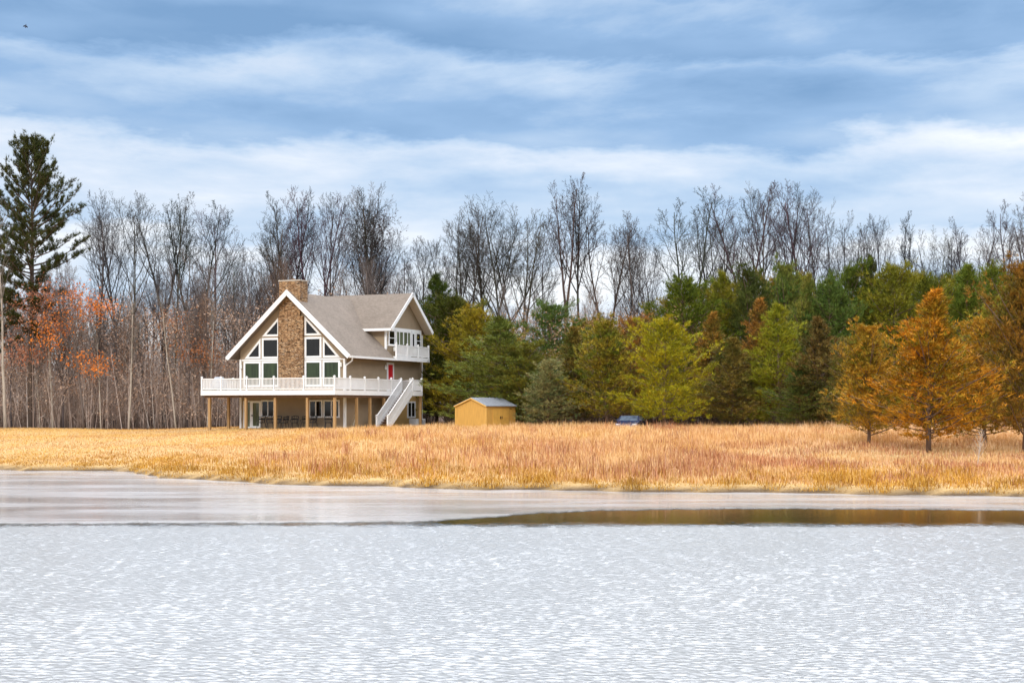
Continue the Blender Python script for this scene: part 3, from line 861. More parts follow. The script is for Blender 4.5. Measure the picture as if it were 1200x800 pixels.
# the trees that stand out against the sky: photo column, row of the top, distance, kind, width, label
SKY = [
 (112, 232, 146, 5, .8, 'slender grey bare tree reaching up beside the right edge of the tall pine crown'),
 (134, 219, 152, 0, 1.0, 'grey bare tree with fine brushy top, first full crown right of the tall pine'),
 (152, 226, 160, 2, .9, 'thin-topped bare tree leaning close to the first crown right of the pine'),
 (192, 222, 150, 6, .9, 'dark bare tree with knobbly top midway between the tall pine and the chimney'),
 (205, 228, 156, 5, .8, 'narrow dark bare tree pressed against a knobbly-topped neighbour'),
 (228, 231, 150, 1, 1.0, 'wide forked bare tree, left neighbour of the low sky gap beside the chimney'),
 (247, 240, 158, 2, .9, 'fine-twigged bare tree on the left rim of the low sky gap beside the chimney'),
 (276, 290, 150, 4, .9, 'short bare tree standing in the low sky gap left of the chimney'),
 (308, 239, 150, 4, 1.0, 'fan-shaped bare tree rising just left of the chimney'),
 (330, 250, 158, 0, .9, 'grey bare tree directly above the chimney top'),
 (340, 221, 150, 6, .9, 'dark dense-topped bare tree rising right above the chimney'),
 (356, 226, 156, 5, .8, 'slim bare tree close to the dense-topped tree above the chimney'),
 (371, 219, 148, 1, .9, 'forked bare tree with two open leaders above the left part of the roof ridge'),
 (393, 222, 150, 2, .8, 'airy bare tree above the middle of the roof ridge'),
 (420, 211, 146, 4, .95, 'tallest dark bare tree above the roof ridge, with clotted twigs'),
 (436, 217, 148, 0, .8, 'bare tree leaning against the tallest dark tree above the roof ridge'),
 (455, 270, 160, 7, .8, 'low grey bare tree over the right end of the roof ridge'),
 (478, 283, 165, 4, .8, 'small pale bare tree above the upper gable of the house'),
 (500, 278, 168, 2, .9, 'small grey bare tree behind the dark pine next to the house'),
 (528, 258, 150, 3, .85, 'many-stemmed dark bare tree above the dark pine beside the house'),
 (548, 240, 150, 1, .9, 'dark bare tree on the left side of the broad round crown'),
 (570, 232, 156, 3, .9, 'dark bare tree leaning out of the broad dark clump over the shed'),
 (590, 221, 148, 7, 1.1, 'broad round-crowned dark bare tree above the shed'),
 (612, 238, 152, 3, 1.0, 'wide bare tree on the right side of the broad round crown'),
 (640, 270, 160, 2, .8, 'short thin bare tree left of the tall twin-stemmed tree'),
 (663, 205, 148, 6, .9, 'tallest bare tree of the middle, a slim twin-stemmed one'),
 (683, 207, 149, 5, 1.0, 'straight bare tree right beside the tall twin-stemmed one'),
 (711, 241, 150, 1, 1.0, 'Y-forked bare tree with a rounded top over the olive cedars'),
 (735, 262, 158, 2, .8, 'thin bare tree between the rounded Y-forked tree and the spiky one'),
 (752, 247, 150, 4, .75, 'spiky narrow bare tree with a single pointed leader'),
 (770, 265, 152, 7, .7, 'dense bare tree left of the open wide-armed tree'),
 (808, 223, 150, 1, 1.15, 'open wide-armed bare tree standing alone over the green pines'),
 (836, 246, 156, 6, .8, 'bare tree right beside the open wide-armed tree'),
 (852, 240, 158, 3, .8, 'thick-twigged bare tree in the gap before the tall group'),
 (872, 212, 148, 6, 1.0, 'tall V-shaped bare tree, leftmost of the tall group over the evergreens'),
 (890, 214, 154, 2, .8, 'slender bare tree between two tall V-shaped ones'),
 (908, 215, 150, 1, .85, 'V-shaped bare tree in the middle of the tall group over the evergreens'),
 (941, 206, 148, 0, 1.15, 'highest full-crowned bare tree of the tall group over the evergreens'),
 (970, 214, 151, 4, .85, 'dark dense bare tree right beside the highest full-crowned one'),
 (990, 242, 153, 3, .8, 'low sloping bare tree ending the tall group over the evergreens'),
 (1010, 262, 160, 5, .8, 'thin bare tree just right of the tall group'),
 (1030, 250, 166, 2, .8, 'faint thin bare tree standing alone in the bright sky gap'),
 (1062, 249, 160, 6, .8, 'forked faint bare tree above the large orange cedar'),
 (1085, 262, 158, 7, .7, 'bushy low bare tree above the large orange cedar'),
 (1108, 261, 154, 3, .85, 'dense purplish bare tree above the right shoulder of the orange cedar'),
 (1140, 252, 160, 6, .8, 'thin forked bare tree above the yellowish cedar at the right'),
 (1165, 272, 156, 4, .7, 'low bare tree near the right edge of the wood'),
 (1190, 226, 140, 1, .9, 'tall crooked bare tree rising over the dark rusty cedar'),
 (1215, 235, 146, 3, 1.0, 'bare tree behind the dark rusty cedar, cut by the edge of the view'),
]
rnd = random.Random(5)
for px, ty, Y, k, ws, lab in SKY:
    x = at(px, Y); h = zof(ty, Y) - gz(x, Y)
    c1 = tuple(a_ * rnd.uniform(.8, 1.25) for a_ in (DARK if rnd.random() < .55 else GREY))
    put_tree('bare_tree', protos[k], x, Y, h, 25.0, ws * .92, rnd.uniform(0, 6.28), lab, 'bare tree', 'bare trees on the skyline', [tuple(q * .85 for q in c1), tuple(q * .42 for q in c1)])
# the wood behind: left of and behind the house it is deep, right of it thin
def fill(n, x0, x1, y0, y1, h0, h1, lab, grp, seed, ok=None):
    rr = random.Random(seed); made = 0; pts = []
    while made < n:
        Y = rr.uniform(y0, y1); x = rr.uniform(x0, x1) * Y / 150
        if any((x - q[0]) ** 2 + (Y - q[1]) ** 2 < 1.3 for q in pts): continue
        pts.append((x, Y)); made += 1
        col = rr.choice((GREY, GREY, BROWN, DARK)); m_ = rr.uniform(.8, 1.3); col = tuple(q * m_ for q in col)
        put_tree('bare_tree', protos[rr.randrange(8)], x, Y, rr.uniform(h0, h1), 25.0, rr.uniform(.6, .9), rr.uniform(0, 6.28), lab, 'bare tree', grp, [tuple(q * 1.6 for q in col), col])
fill(84, -62, -24, 133, 172, 10, 17.5, 'slim grey bare tree crowded in the dense wood left of the house', 'bare trees crowded left of the house', 1)
fill(34, -27, -7, 136, 172, 10, 17.5, 'slim grey bare tree in the wood right behind the house', 'bare trees right behind the house', 2)
fill(40, -7, 22, 140, 172, 9, 15, 'slim grey bare tree showing between the middle evergreens and the sky', 'bare trees behind the middle evergreens', 3)
fill(42, 22, 62, 140, 172, 9, 15.5, 'slim grey bare tree showing over the evergreens on the right', 'bare trees behind the right evergreens', 4)

# pale birch-like trunks at the left wood edge
def pale_proto(seed):
    rr = random.Random(seed); tk, cr = MB(), MB()
    p = Vector((0, 0, -.3)); d = Vector((.03, 0, 1)); pts, rad = [p.copy()], [.19]
    for i in range(9):
        d = (d + Vector((rr.uniform(-.05, .05), rr.uniform(-.05, .05), .05))).normalized(); p = p + d * 1.8; pts.append(p.copy()); rad.append(.19 - .015 * (i + 1))
    tk.tube(pts, rad, 8)
    for k in range(22):
        i = rr.randint(4, 9); b_ = pts[i]; a_ = rr.uniform(0, 6.28); q = b_.copy(); dd = Vector((math.cos(a_) * .6, math.sin(a_) * .6, .9)).normalized(); pp, ra = [q.copy()], [.04]
        for s_ in range(4):
            dd = (dd + Vector((rr.uniform(-.2, .2), rr.uniform(-.2, .2), .1))).normalized(); q = q + dd * rr.uniform(.5, .9); pp.append(q.copy()); ra.append(.04 - .008 * (s_ + 1))
            for t_ in range(2):
                e2 = q + Vector((rr.uniform(-.8, .8), rr.uniform(-.8, .8), rr.uniform(.3, 1.1))); cr.tube([q, (q + e2) / 2 + Vector((.05, .03, .05)), e2], [.015, .012, .009], 3, False)
        cr.tube(pp, ra, 4, False)
    r_ = (tk.mesh('pale_trunk'), cr.mesh('pale_crown'))
    for me in r_: me.materials.append(M['bark']); me.polygons.foreach_set('use_smooth', [True] * len(me.polygons))
    return r_
PP = [pale_proto(s_) for s_ in (3, 9, 14)]
for px, Y, k, h, tilt, lab in ((6, 130.5, 0, 18, .05, 'long thin white trunk leaning slightly under the tall pine'),
                     (151, 131, 1, 12, .04, 'stout white birch trunk midway along the wood left of the house'),
                     (118, 131.5, 2, 8, .03, 'short pale trunk left of the stout white birch'),
                     (62, 133, 1, 13, .09, 'pale leaning trunk under the orange-leaved tree'),
                     (206, 132, 0, 11, .10, 'pale bent trunk just left of the deck of the house'),
                     (243, 131.5, 2, 10, .08, 'pale crooked trunk seen under the left end of the deck'),
                     (47, 131, 2, 4.5, .05, 'small broken pale stump-like stem under the orange leaves')):
    put_tree('pale_tree', PP[k], at(px, Y), Y, h, 16.0, .72, px * .7, lab, 'bare tree', None, [PALE, tuple(q * .5 for q in PALE)], tilt=tilt)

# saplings and brush between the trunks: nobody could count them
def twig_mass(name, n, xr, yr, hr, lean, tw, seed, mat, tri_w=.035, shape=1.0, zmin=.25):
    rg = np.random.default_rng(seed)
    Y = rg.uniform(*yr, n); X = rg.uniform(*xr, n) * Y / 150
    Z = ground(X, Y) - .1
    Hh = rg.uniform(*hr, n)
    base = np.stack([X, Y, Z], 1)
    top = base + np.stack([rg.normal(0, lean, n) * Hh, rg.normal(0, lean, n) * Hh, Hh], 1)
    r = Hh * .0042 + .012
    V_, T_ = [], []
    off = 0
    ang = np.array([0, 2.094, 4.189])
    ring = np.stack([np.cos(ang), np.sin(ang), np.zeros(3)], 1)
    b3 = base[:, None, :] + ring[None] * r[:, None, None]
    v = np.concatenate([b3, top[:, None, :]], 1).reshape(-1, 3)
    i0 = np.arange(n)[:, None] * 4
    tt = np.concatenate([i0 + np.array([[0, 1, 3]]), i0 + np.array([[1, 2, 3]]), i0 + np.array([[2, 0, 3]])], 0)
    V_.append(v); T_.append(tt); off += len(v)
    m = n * tw
    s_ = rg.integers(0, n, m)
    f_ = rg.uniform(zmin, .95, m)
    p = base[s_] + (top[s_] - base[s_]) * f_[:, None]
    ln = Hh[s_] * (.30 * (1.05 - f_)) * shape * rg.uniform(.5, 1.2, m) + .25
    a_ = rg.uniform(0, 6.28, m)
    dirv = np.stack([np.cos(a_) * .7, np.sin(a_) * .7, rg.uniform(.35, 1.3, m)], 1); dirv /= np.linalg.norm(dirv, axis=1)[:, None]
    tip = p + dirv * ln[:, None]
    wv = np.cross(dirv, rg.normal(0, 1, (m, 3))); wv /= np.linalg.norm(wv, axis=1)[:, None]
    w_ = (tri_w * .5 * rg.uniform(.5, 1.2, m))[:, None]
    v = np.stack([p - wv * w_, p + wv * w_, tip], 1).reshape(-1, 3)
    T_.append(np.arange(m * 3).reshape(-1, 3) + off); V_.append(v)
    return np_mesh(name, np.concatenate(V_), np.concatenate(T_), mat)
def stem_mat(name, stops):
    t = NT(name); t.set(.9, 0, .1); g = t.new('ShaderNodeNewGeometry'); t.base(t.ramp(g.outputs['Random Per Island'], stops)); return t.m
M['stems'] = stem_mat('grey_brown_stems', [(0, (.08, .060, .052)), (.5, (.19, .145, .125)), (.85, (.30, .245, .215)), (1, (.46, .40, .35))])
M['brush'] = stem_mat('brown_brush', [(0, (.14, .10, .078)), (.5, (.34, .25, .20)), (.85, (.48, .37, .31)), (1, (.62, .53, .46))])
tag(twig_mass('distant_wood', 2000, (-75, -9), (174, 250), (9, 19), .03, 22, 21, M['stems'], .06, .9), 'deep grey-brown wood of countless bare trunks and twigs behind the left tree line', 'wood', kind='stuff')
tag(twig_mass('far_wood', 700, (-9, 75), (174, 250), (6, 11), .03, 18, 22, M['stems'], .05, .9), 'low grey wood of countless thin trunks behind the evergreens', 'wood', kind='stuff')
tag(twig_mass('bare_undergrowth', 2600, (-75, -8), (132.5, 160), (2.5, 9.5), .09, 22, 23, M['brush'], .035, 1.3, .1), 'brown leafless saplings and brush between the trunks left of the house', 'undergrowth', kind='stuff')
tag(twig_mass('sapling_undergrowth', 900, (-8, 70), (141, 165), (4, 9.5), .05, 20, 24, M['stems'], .035, 1.2, .2), 'thin grey saplings behind the evergreens', 'undergrowth', kind='stuff')

M['shadebrush'] = stem_mat('shade_brush', [(0, (.03, .022, .016)), (.6, (.08, .055, .038)), (1, (.17, .12, .085))])  # twigs coloured dark and added to stand in for shade below the evergreens
tag(twig_mass('shade_undergrowth', 1500, (-7, 66), (124, 139), (1.2, 3.4), .16, 30, 25, M['shadebrush'], .045, 1.8, .05), 'added dark brush standing in for the shade under the evergreens', 'undergrowth', kind='stuff')
# leaf clusters: beech and oak leaves still hanging
def leaf_cloud(centers, n, spread, size, rg):
    idx = rg.integers(0, len(centers), n)
    c = centers[idx] + rg.normal(0, 1, (n, 3)) * spread
    a_ = rg.normal(0, 1, (n, 3)); a_[:, 2] -= .4; a_ /= np.linalg.norm(a_, axis=1)[:, None]
    b_ = np.cross(a_, rg.normal(0, 1, (n, 3))); b_ /= np.linalg.norm(b_, axis=1)[:, None]
    s_ = (size * rg.uniform(.6, 1.3, n))[:, None]
    v = np.stack([c - b_ * s_ * .35, c + b_ * s_ * .35, c + a_ * s_ * .9 + b_ * s_ * .1], 1).reshape(-1, 3)
    return v, np.arange(n * 3).reshape(-1, 3)
rg = np.random.default_rng(31)
n = 1500
cy = rg.uniform(132, 150, n); cx = rg.uniform(-66, -13, n) * cy / 150; cz = ground(cx, cy) + rg.uniform(.1, 1, n) ** 1.1 * 12
v, tr_ = leaf_cloud(np.stack([cx, cy, cz], 1), 60000, np.array([.7, .7, .5]), .19, rg)
M['brownleaf'] = stem_mat('brown_beech_leaves', [(0, (.20, .12, .08)), (.5, (.38, .25, .175)), (1, (.52, .38, .29))])
tag(np_mesh('beech_foliage', v, tr_, M['brownleaf']), 'dull brown dead leaves hanging on the brush left of the house', 'dead leaves', kind='stuff')
M['deadleaf2'] = stem_mat('tan_hedge_leaves', [(0, (.22, .11, .05)), (.5, (.42, .24, .13)), (1, (.56, .38, .24))])
n = 150
cy = rg.uniform(128, 138, n); cx = rg.uniform(-5, 20, n) * cy / 150; cz = ground(cx, cy) + rg.uniform(5.5, 10.2, n)
v, tr_ = leaf_cloud(np.stack([cx, cy, cz], 1), 9000, np.array([.6, .6, .5]), .15, rg)
tag(np_mesh('dead_foliage', v, tr_, M['deadleaf2']), 'tan dead leaves and twigs in the thicket behind the green and olive cedars', 'dead leaves', kind='stuff')

def leafy_tree(px, Y, h, blobs, n, label, col, name='oak_tree', kind=4, sz=.2, spread=(.75, .7, .45)):
    x = at(px, Y); o = put_tree(name, protos[kind], x, Y, h, 25.0, .9, px * .37, label, 'oak tree', None, [GREY, GREY])
    cs = []
    for bx, by, br, bn in blobs:
        for _ in range(bn):
            a_ = rnd.uniform(0, 6.28); q = math.sqrt(rnd.random()) * br
            cs.append((at(bx + q * math.cos(a_), Y), Y + rnd.uniform(-1.6, 1.2), zof(by + q * .62 * math.sin(a_), Y)))
    v, tr_ = leaf_cloud(np.array(cs), n, np.array(spread), sz, rg)
    M4 = Matrix.Translation(o.location) @ o.rotation_euler.to_matrix().to_4x4() @ Matrix.Diagonal((*o.scale, 1))
    inv = np.array(M4.inverted())
    v = v @ inv[:3, :3].T + inv[:3, 3]
    q = np_mesh('leaves', v, tr_, M['leaves'], o); q.color = (*col, 1)
    return o
leafy_tree(98, 131.5, 15.5, [(112, 360, 24, 16), (75, 375, 20, 12), (103, 424, 20, 14), (62, 398, 16, 6), (88, 345, 22, 8)], 2100, 'oak still carrying bright orange leaves at the left edge of the wood', (.58, .20, .035))
leafy_tree(40, 133, 15, [(45, 370, 38, 16), (30, 410, 28, 12), (60, 345, 30, 10)], 3600, 'oak with faded pinkish brown leaves beneath the tall pine', (.36, .16, .09), sz=.17)
leafy_tree(238, 134, 10, [(240, 420, 18, 10), (222, 400, 26, 10), (215, 375, 25, 6)], 1700, 'small oak with dull orange-brown leaves just left of the house deck', (.38, .17, .07), sz=.17)
leafy_tree(432, 149, 25.5, [(440, 262, 16, 14), (425, 290, 18, 10), (446, 288, 14, 8)], 900, 'dark bare oak with a few clotted brown leaves above the roof', (.06, .035, .03), sz=.2, kind=0)

# ------------------------------------------------------------------ evergreens
def conifer(seed, h, rad, prof, nbr, spb, blades, t0, elev, droop, blen, bw, tuft=.0, up=.35, trunk_r=None, plumes=False, spread=.20):
    """trunk and limbs as tubes; every limb carries sprays of needles, each spray a fan of narrow blades"""
    rr = np.random.default_rng(seed)
    tk = MB()
    tr0 = trunk_r or h * .009 + .025
    zz = np.linspace(0, 1, 8)
    bend = rr.normal(0, .012, (8, 2)).cumsum(0) * h * .35
    pts = [(bend[i, 0] if i else 0, bend[i, 1] if i else 0, -.3 + (h * .97 + .3) * zz[i]) for i in range(8)]
    tk.tube(pts, [tr0 * (1 - .88 * q) for q in zz], 8)
    P = np.array(pts)
    C, A, S = [], [], []
    for i in range(nbr):
        t_ = t0 + (1 - t0) * ((i + rr.uniform(0, 1)) / nbr) ** .92
        if plumes: t_ = t0 + (1 - t0) * (round(t_ * plumes) / plumes) * .999 * .5 + (1 - t0) * t_ * .5 if False else t_
        z = t_ * h
        bx = np.interp(z, P[:, 2], P[:, 0]); by = np.interp(z, P[:, 2], P[:, 1])
        az = i * 2.39996 + rr.uniform(-.5, .5)
        lobe = 1 + .26 * math.sin(2 * az + 5 * t_ + seed) + .20 * math.sin(3 * az - 9 * t_ + seed * 2)
        ln = rad * prof(t_) * rr.uniform(.52, 1.18) * lobe
        el = R(elev[0] + (elev[1] - elev[0]) * t_ + rr.normal(0, 7))
        d = np.array([math.cos(az) * math.cos(el), math.sin(az) * math.cos(el), math.sin(el)])
        m = 5
        s_ = np.linspace(0, 1, m)
        line = np.array([bx, by, z]) + d * (ln * s_)[:, None] + np.array([0, 0, 1]) * ((-droop * s_ + (droop * 1.5) * s_ ** 2) * ln)[:, None]
        if ln > .25: tk.tube([tuple(q) for q in line], [max(.008, (.010 * ln + .012) * (1 - .8 * q)) for q in s_], 4, False)
        k = max(3, int(spb * (ln / rad + .15)))
        u = rr.uniform(tuft, 1.0, k) ** .8
        c = np.stack([np.interp(u, s_, line[:, j]) for j in range(3)], 1)
        side = np.cross(d, [0, 0, 1.0]); side /= np.linalg.norm(side) + 1e-6
        wid = spread * ln * (.35 + .9 * np.sin(np.clip(u, 0, 1) * 2.6)) + .05
        off = rr.normal(0, 1, k) * wid
        c = c + side * off[:, None] + np.stack([np.zeros(k), np.zeros(k), rr.normal(0, .05 + .04 * ln, k)], 1)
        ax = d * .8 + side * (np.sign(off) * .5)[:, None] + np.array([0, 0, up]) + rr.normal(0, .25, (k, 3))
        C.append(c); A.append(ax); S.append(np.full(k, blen) * rr.uniform(.7, 1.25, k))
    # leader
    k = 14; u = rr.uniform(.9, 1.0, k)
    C.append(np.stack([np.interp(u * h, P[:, 2], P[:, 0]), np.interp(u * h, P[:, 2], P[:, 1]), u * h], 1)); A.append(np.array([0, 0, 1.0]) + rr.normal(0, .35, (k, 3))); S.append(np.full(k, blen))
    C, A, S = np.concatenate(C), np.concatenate(A), np.concatenate(S)
    n = len(C)
    A /= np.linalg.norm(A, axis=1)[:, None]
    C = np.repeat(C, blades, 0); A = np.repeat(A, blades, 0); S = np.repeat(S, blades)
    D = A + rr.normal(0, .42, (n * blades, 3)); D /= np.linalg.norm(D, axis=1)[:, None]
    C = C + rr.normal(0, .05, (n * blades, 3)) * (blen / .3)
    tip = C + D * (S * rr.uniform(.6, 1.1, n * blades))[:, None]
    wv = np.cross(D, rr.normal(0, 1, (n * blades, 3))); wv /= np.linalg.norm(wv, axis=1)[:, None]
    wv *= (bw * rr.uniform(.6, 1.2, n * blades))[:, None]
    v = np.stack([C - wv, C + wv, tip], 1).reshape(-1, 3)
    me_t = tk.mesh('evergreen_trunk'); me_t.materials.append(M['bark']); me_t.polygons.foreach_set('use_smooth', [True] * len(me_t.polygons))
    return me_t, v, np.arange(n * blades * 3).reshape(-1, 3)
def mesh_of(v, tr_, mat):
    o = np_mesh('evergreen_crown', v, tr_, mat); me = o.data; bpy.data.objects.remove(o); return me
CP, PPN = [], []
cone = lambda t_: max(.03, min(1, (1.03 - t_) * 1.45) * min(1, .62 + t_ * 2.0))
egg = lambda t_: max(.04, (max(0, 1 - ((t_ - .34) / .68) ** 2)) ** .7)
blunt = lambda t_: max(.05, (max(0, 1 - ((t_ - .30) / .73) ** 2)) ** .55)
for i, (pf, el, up) in enumerate(((cone, (12, 52), .55), (egg, (18, 58), .6), (cone, (5, 48), .45), (egg, (25, 62), .75), (blunt, (10, 55), .55), (egg, (6, 50), .5))):
    mt, v, tr_ = conifer(200 + i, 8.0, 2.4, pf, 150, 30, 8, .08, el, .12, .25, .020, .10, up, spread=.12)
    CP.append((mt, mesh_of(v, tr_, M['cedar'])))
for i, (pf, el, up) in enumerate(((cone, (-4, 40), .7), (blunt, (0, 46), .8), (egg, (4, 50), .9), (blunt, (-6, 44), .7), (egg, (-2, 52), .8))):
    mt, v, tr_ = conifer(300 + i, 10.0, 3.2, pf, 100, 40, 10, .08, el, .16, .32, .020, .26, up, spread=.14)
    PPN.append((mt, mesh_of(v, tr_, M['needles'])))
EV = 'evergreens along the wood edge'
G1, G2, G3 = (.050, .075, .020), (.075, .098, .022), (.055, .090, .040)
LIME, OLIVE, GOLD = (.150, .185, .020), (.135, .120, .016), (.22, .135, .016)
RUST, BRN, ORG, SAGE, YG = (.19, .085, .018), (.12, .075, .022), (.28, .115, .014), (.20, .195, .115), (.165, .165, .025)
# column, top row, distance, half width in pixels, mesh set, index, colour, label
EVG = [
 (512, 322, 137, 40, 'P', 0, (.022, .042, .014), 'tall dark pine standing close behind the right wall of the house'),
 (530, 352, 133, 40, 'P', 1, (.026, .040, .012), 'dark olive pine between the house and the big blue-green pine'),
 (556, 366, 128, 40, 'P', 2, (.10, .105, .02), 'yellow-green pine behind the shed roof'),
 (590, 372, 119, 58, 'P', 0, (.062, .098, .046), 'big blue-green pine right behind the shed'),
 (646, 362, 133, 36, 'P', 1, (.040, .082, .042), 'rounded bluish pine rising behind the grey-green bush'),
 (615, 405, 117, 32, 'P', 2, (.065, .085, .030), 'small green pine at the right corner of the shed'),
 (643, 426, 112, 24, 'C', 4, (.15, .13, .05), 'pale grey-green cedar bush right of the shed'),
 (674, 384, 117, 36, 'C', 0, (.13, .085, .016), 'rusty olive cedar between the grey-green bush and the golden cedar'),
 (712, 380, 112, 36, 'C', 3, (.175, .125, .014), 'golden olive cedar left of the lime green tree'),
 (742, 378, 121, 26, 'C', 2, RUST, 'narrow brown cedar tip behind the lime green tree'),
 (778, 378, 109, 38, 'P', 2, (.125, .150, .017), 'broad lime green pine with a bare trunk foot, beside the car'),
 (806, 330, 130, 40, 'P', 1, (.040, .070, .016), 'dark green pine rising behind the lime green tree'),
 (832, 366, 119, 32, 'C', 0, (.17, .085, .014), 'orange-brown cedar right of the lime green tree'),
 (846, 318, 132, 34, 'P', 0, G2, 'pointed green pine topping the middle of the evergreens'),
 (858, 396, 110, 34, 'C', 2, (.120, .085, .018), 'low olive-brown cedar with sloping layers'),
 (878, 322, 131, 32, 'P', 2, (.062, .082, .018), 'green pine second from the pointed one in the back row'),
 (888, 350, 114, 34, 'C', 0, (.165, .075, .014), 'tall rusty cedar left of the yellow-green pine'),
 (913, 356, 110, 38, 'P', 0, (.100, .135, .024), 'yellow-green pine with feathery tiers amid brown cedars'),
 (922, 316, 133, 28, 'C', 3, (.100, .105, .020), 'tall olive cedar at the back behind the feathery pine'),
 (944, 322, 126, 26, 'C', 0, (.120, .105, .018), 'tall brownish cedar beside the bluish round pine'),
 (968, 338, 126, 34, 'P', 1, (.038, .078, .038), 'bluish round pine behind the dark brown cedar'),
 (964, 372, 106, 40, 'C', 0, (.095, .060, .016), 'dark brown cedar left of the small orange cedar'),
 (938, 420, 106, 28, 'C', 2, (.085, .085, .018), 'low olive cedar at the foot of the feathery pine'),
 (996, 318, 128, 38, 'P', 2, (.036, .066, .022), 'green pine above the small orange cedar'),
 (1020, 300, 134, 26, 'P', 0, (.020, .030, .014), 'thin dark pine sticking up behind the green row'),
 (1048, 316, 126, 42, 'P', 1, G2, 'full green pine left behind the large orange cedar'),
 (1085, 330, 131, 38, 'P', 2, G1, 'green pine straight behind the large orange cedar'),
 (1130, 310, 124, 42, 'P', 0, (.045, .080, .024), 'green pine between the large orange cedar and the rusty one'),
 (1165, 318, 128, 40, 'P', 2, (.055, .090, .024), 'light green pine behind the yellowish cedar'),
 (1200, 335, 122, 46, 'P', 1, G2, 'green pine behind the dark rusty cedar'),
 (1168, 362, 96, 36, 'C', 3, (.165, .135, .016), 'yellow-green cedar filling the gap beside the large orange one'),
 (1000, 400, 100, 30, 'C', 1, (.115, .075, .014), 'dark olive cedar peeping out behind the small orange cedar'),
 (1240, 330, 110, 50, 'C', 0, (.13, .08, .014), 'brown cedar at the far right of the evergreen row'),
 (1018, 386, 72, 42, 'C', 1, (.31, .16, .016), 'small orange-olive cedar with several low stems in the tall grass'),
 (1088, 340, 66, 64, 'C', 0, (.37, .155, .012), 'large orange cedar standing in the tall grass near the shore'),
 (1156, 380, 73, 42, 'C', 2, (.31, .155, .014), 'orange cedar with a bare slim trunk right of the large one'),
 (1200, 316, 67, 52, 'C', 3, (.20, .095, .014), 'dark rusty cedar at the right edge of the view'),
]
BACK = [(540, 350, 140, 40, 1), (600, 395, 138, 40, 3), (690, 372, 138, 36, 4), (725, 385, 134, 34, 2), (760, 372, 136, 36, 3), (795, 345, 140, 36, 4), (828, 336, 141, 36, 1),
        (864, 330, 140, 36, 3), (902, 326, 140, 36, 4), (935, 322, 140, 36, 2), (978, 322, 138, 40, 3), (1030, 326, 139, 42, 4), (1066, 322, 140, 42, 1), (1108, 324, 138, 42, 3), (1150, 326, 138, 42, 4), (1185, 330, 138, 42, 2), (1230, 330, 138, 46, 1)]
for px, ty, Y, hw, k in BACK:
    q = rnd.uniform(.75, 1.25)
    EVG.append((px, ty + 6, Y, hw, 'P', k, (.150 * q + rnd.uniform(0, .06), .150 * q + rnd.uniform(0, .03), .020), 'green evergreen of the back row, mostly hidden by the trees before it'))
for i, (px, ty, Y, hw, st, k, col, lab) in enumerate(EVG):
    meshes = (CP if st == 'C' else PPN)[(k + 2 * (i % 2) * (k > 0)) % (6 if st == 'C' else 5)]
    h0, r0 = (8.0, 2.4) if st == 'C' else (10.0, 3.2)
    x = at(px, Y); h = (zof(ty, Y) - gz(x, Y)) * .985
    w = hw * Y / F
    put_tree('cedar_tree' if st == 'C' else 'pine_tree', meshes, x, Y, h, h0, (w / r0) / (h / h0) * (1.5 if Y > 90 else 1.36), i * 1.7, lab, 'cedar' if st == 'C' else 'pine', 'evergreens of the back row' if 'back row, mostly' in lab else EV if Y > 90 else 'cedars in the tall grass',
             [BROWN, tuple(q * (k_ if st == 'P' else 1.75 if Y > 90 else 1.35) for q, k_ in zip(col, (2.2, 1.75, .75))) if 'back row' not in lab else col])
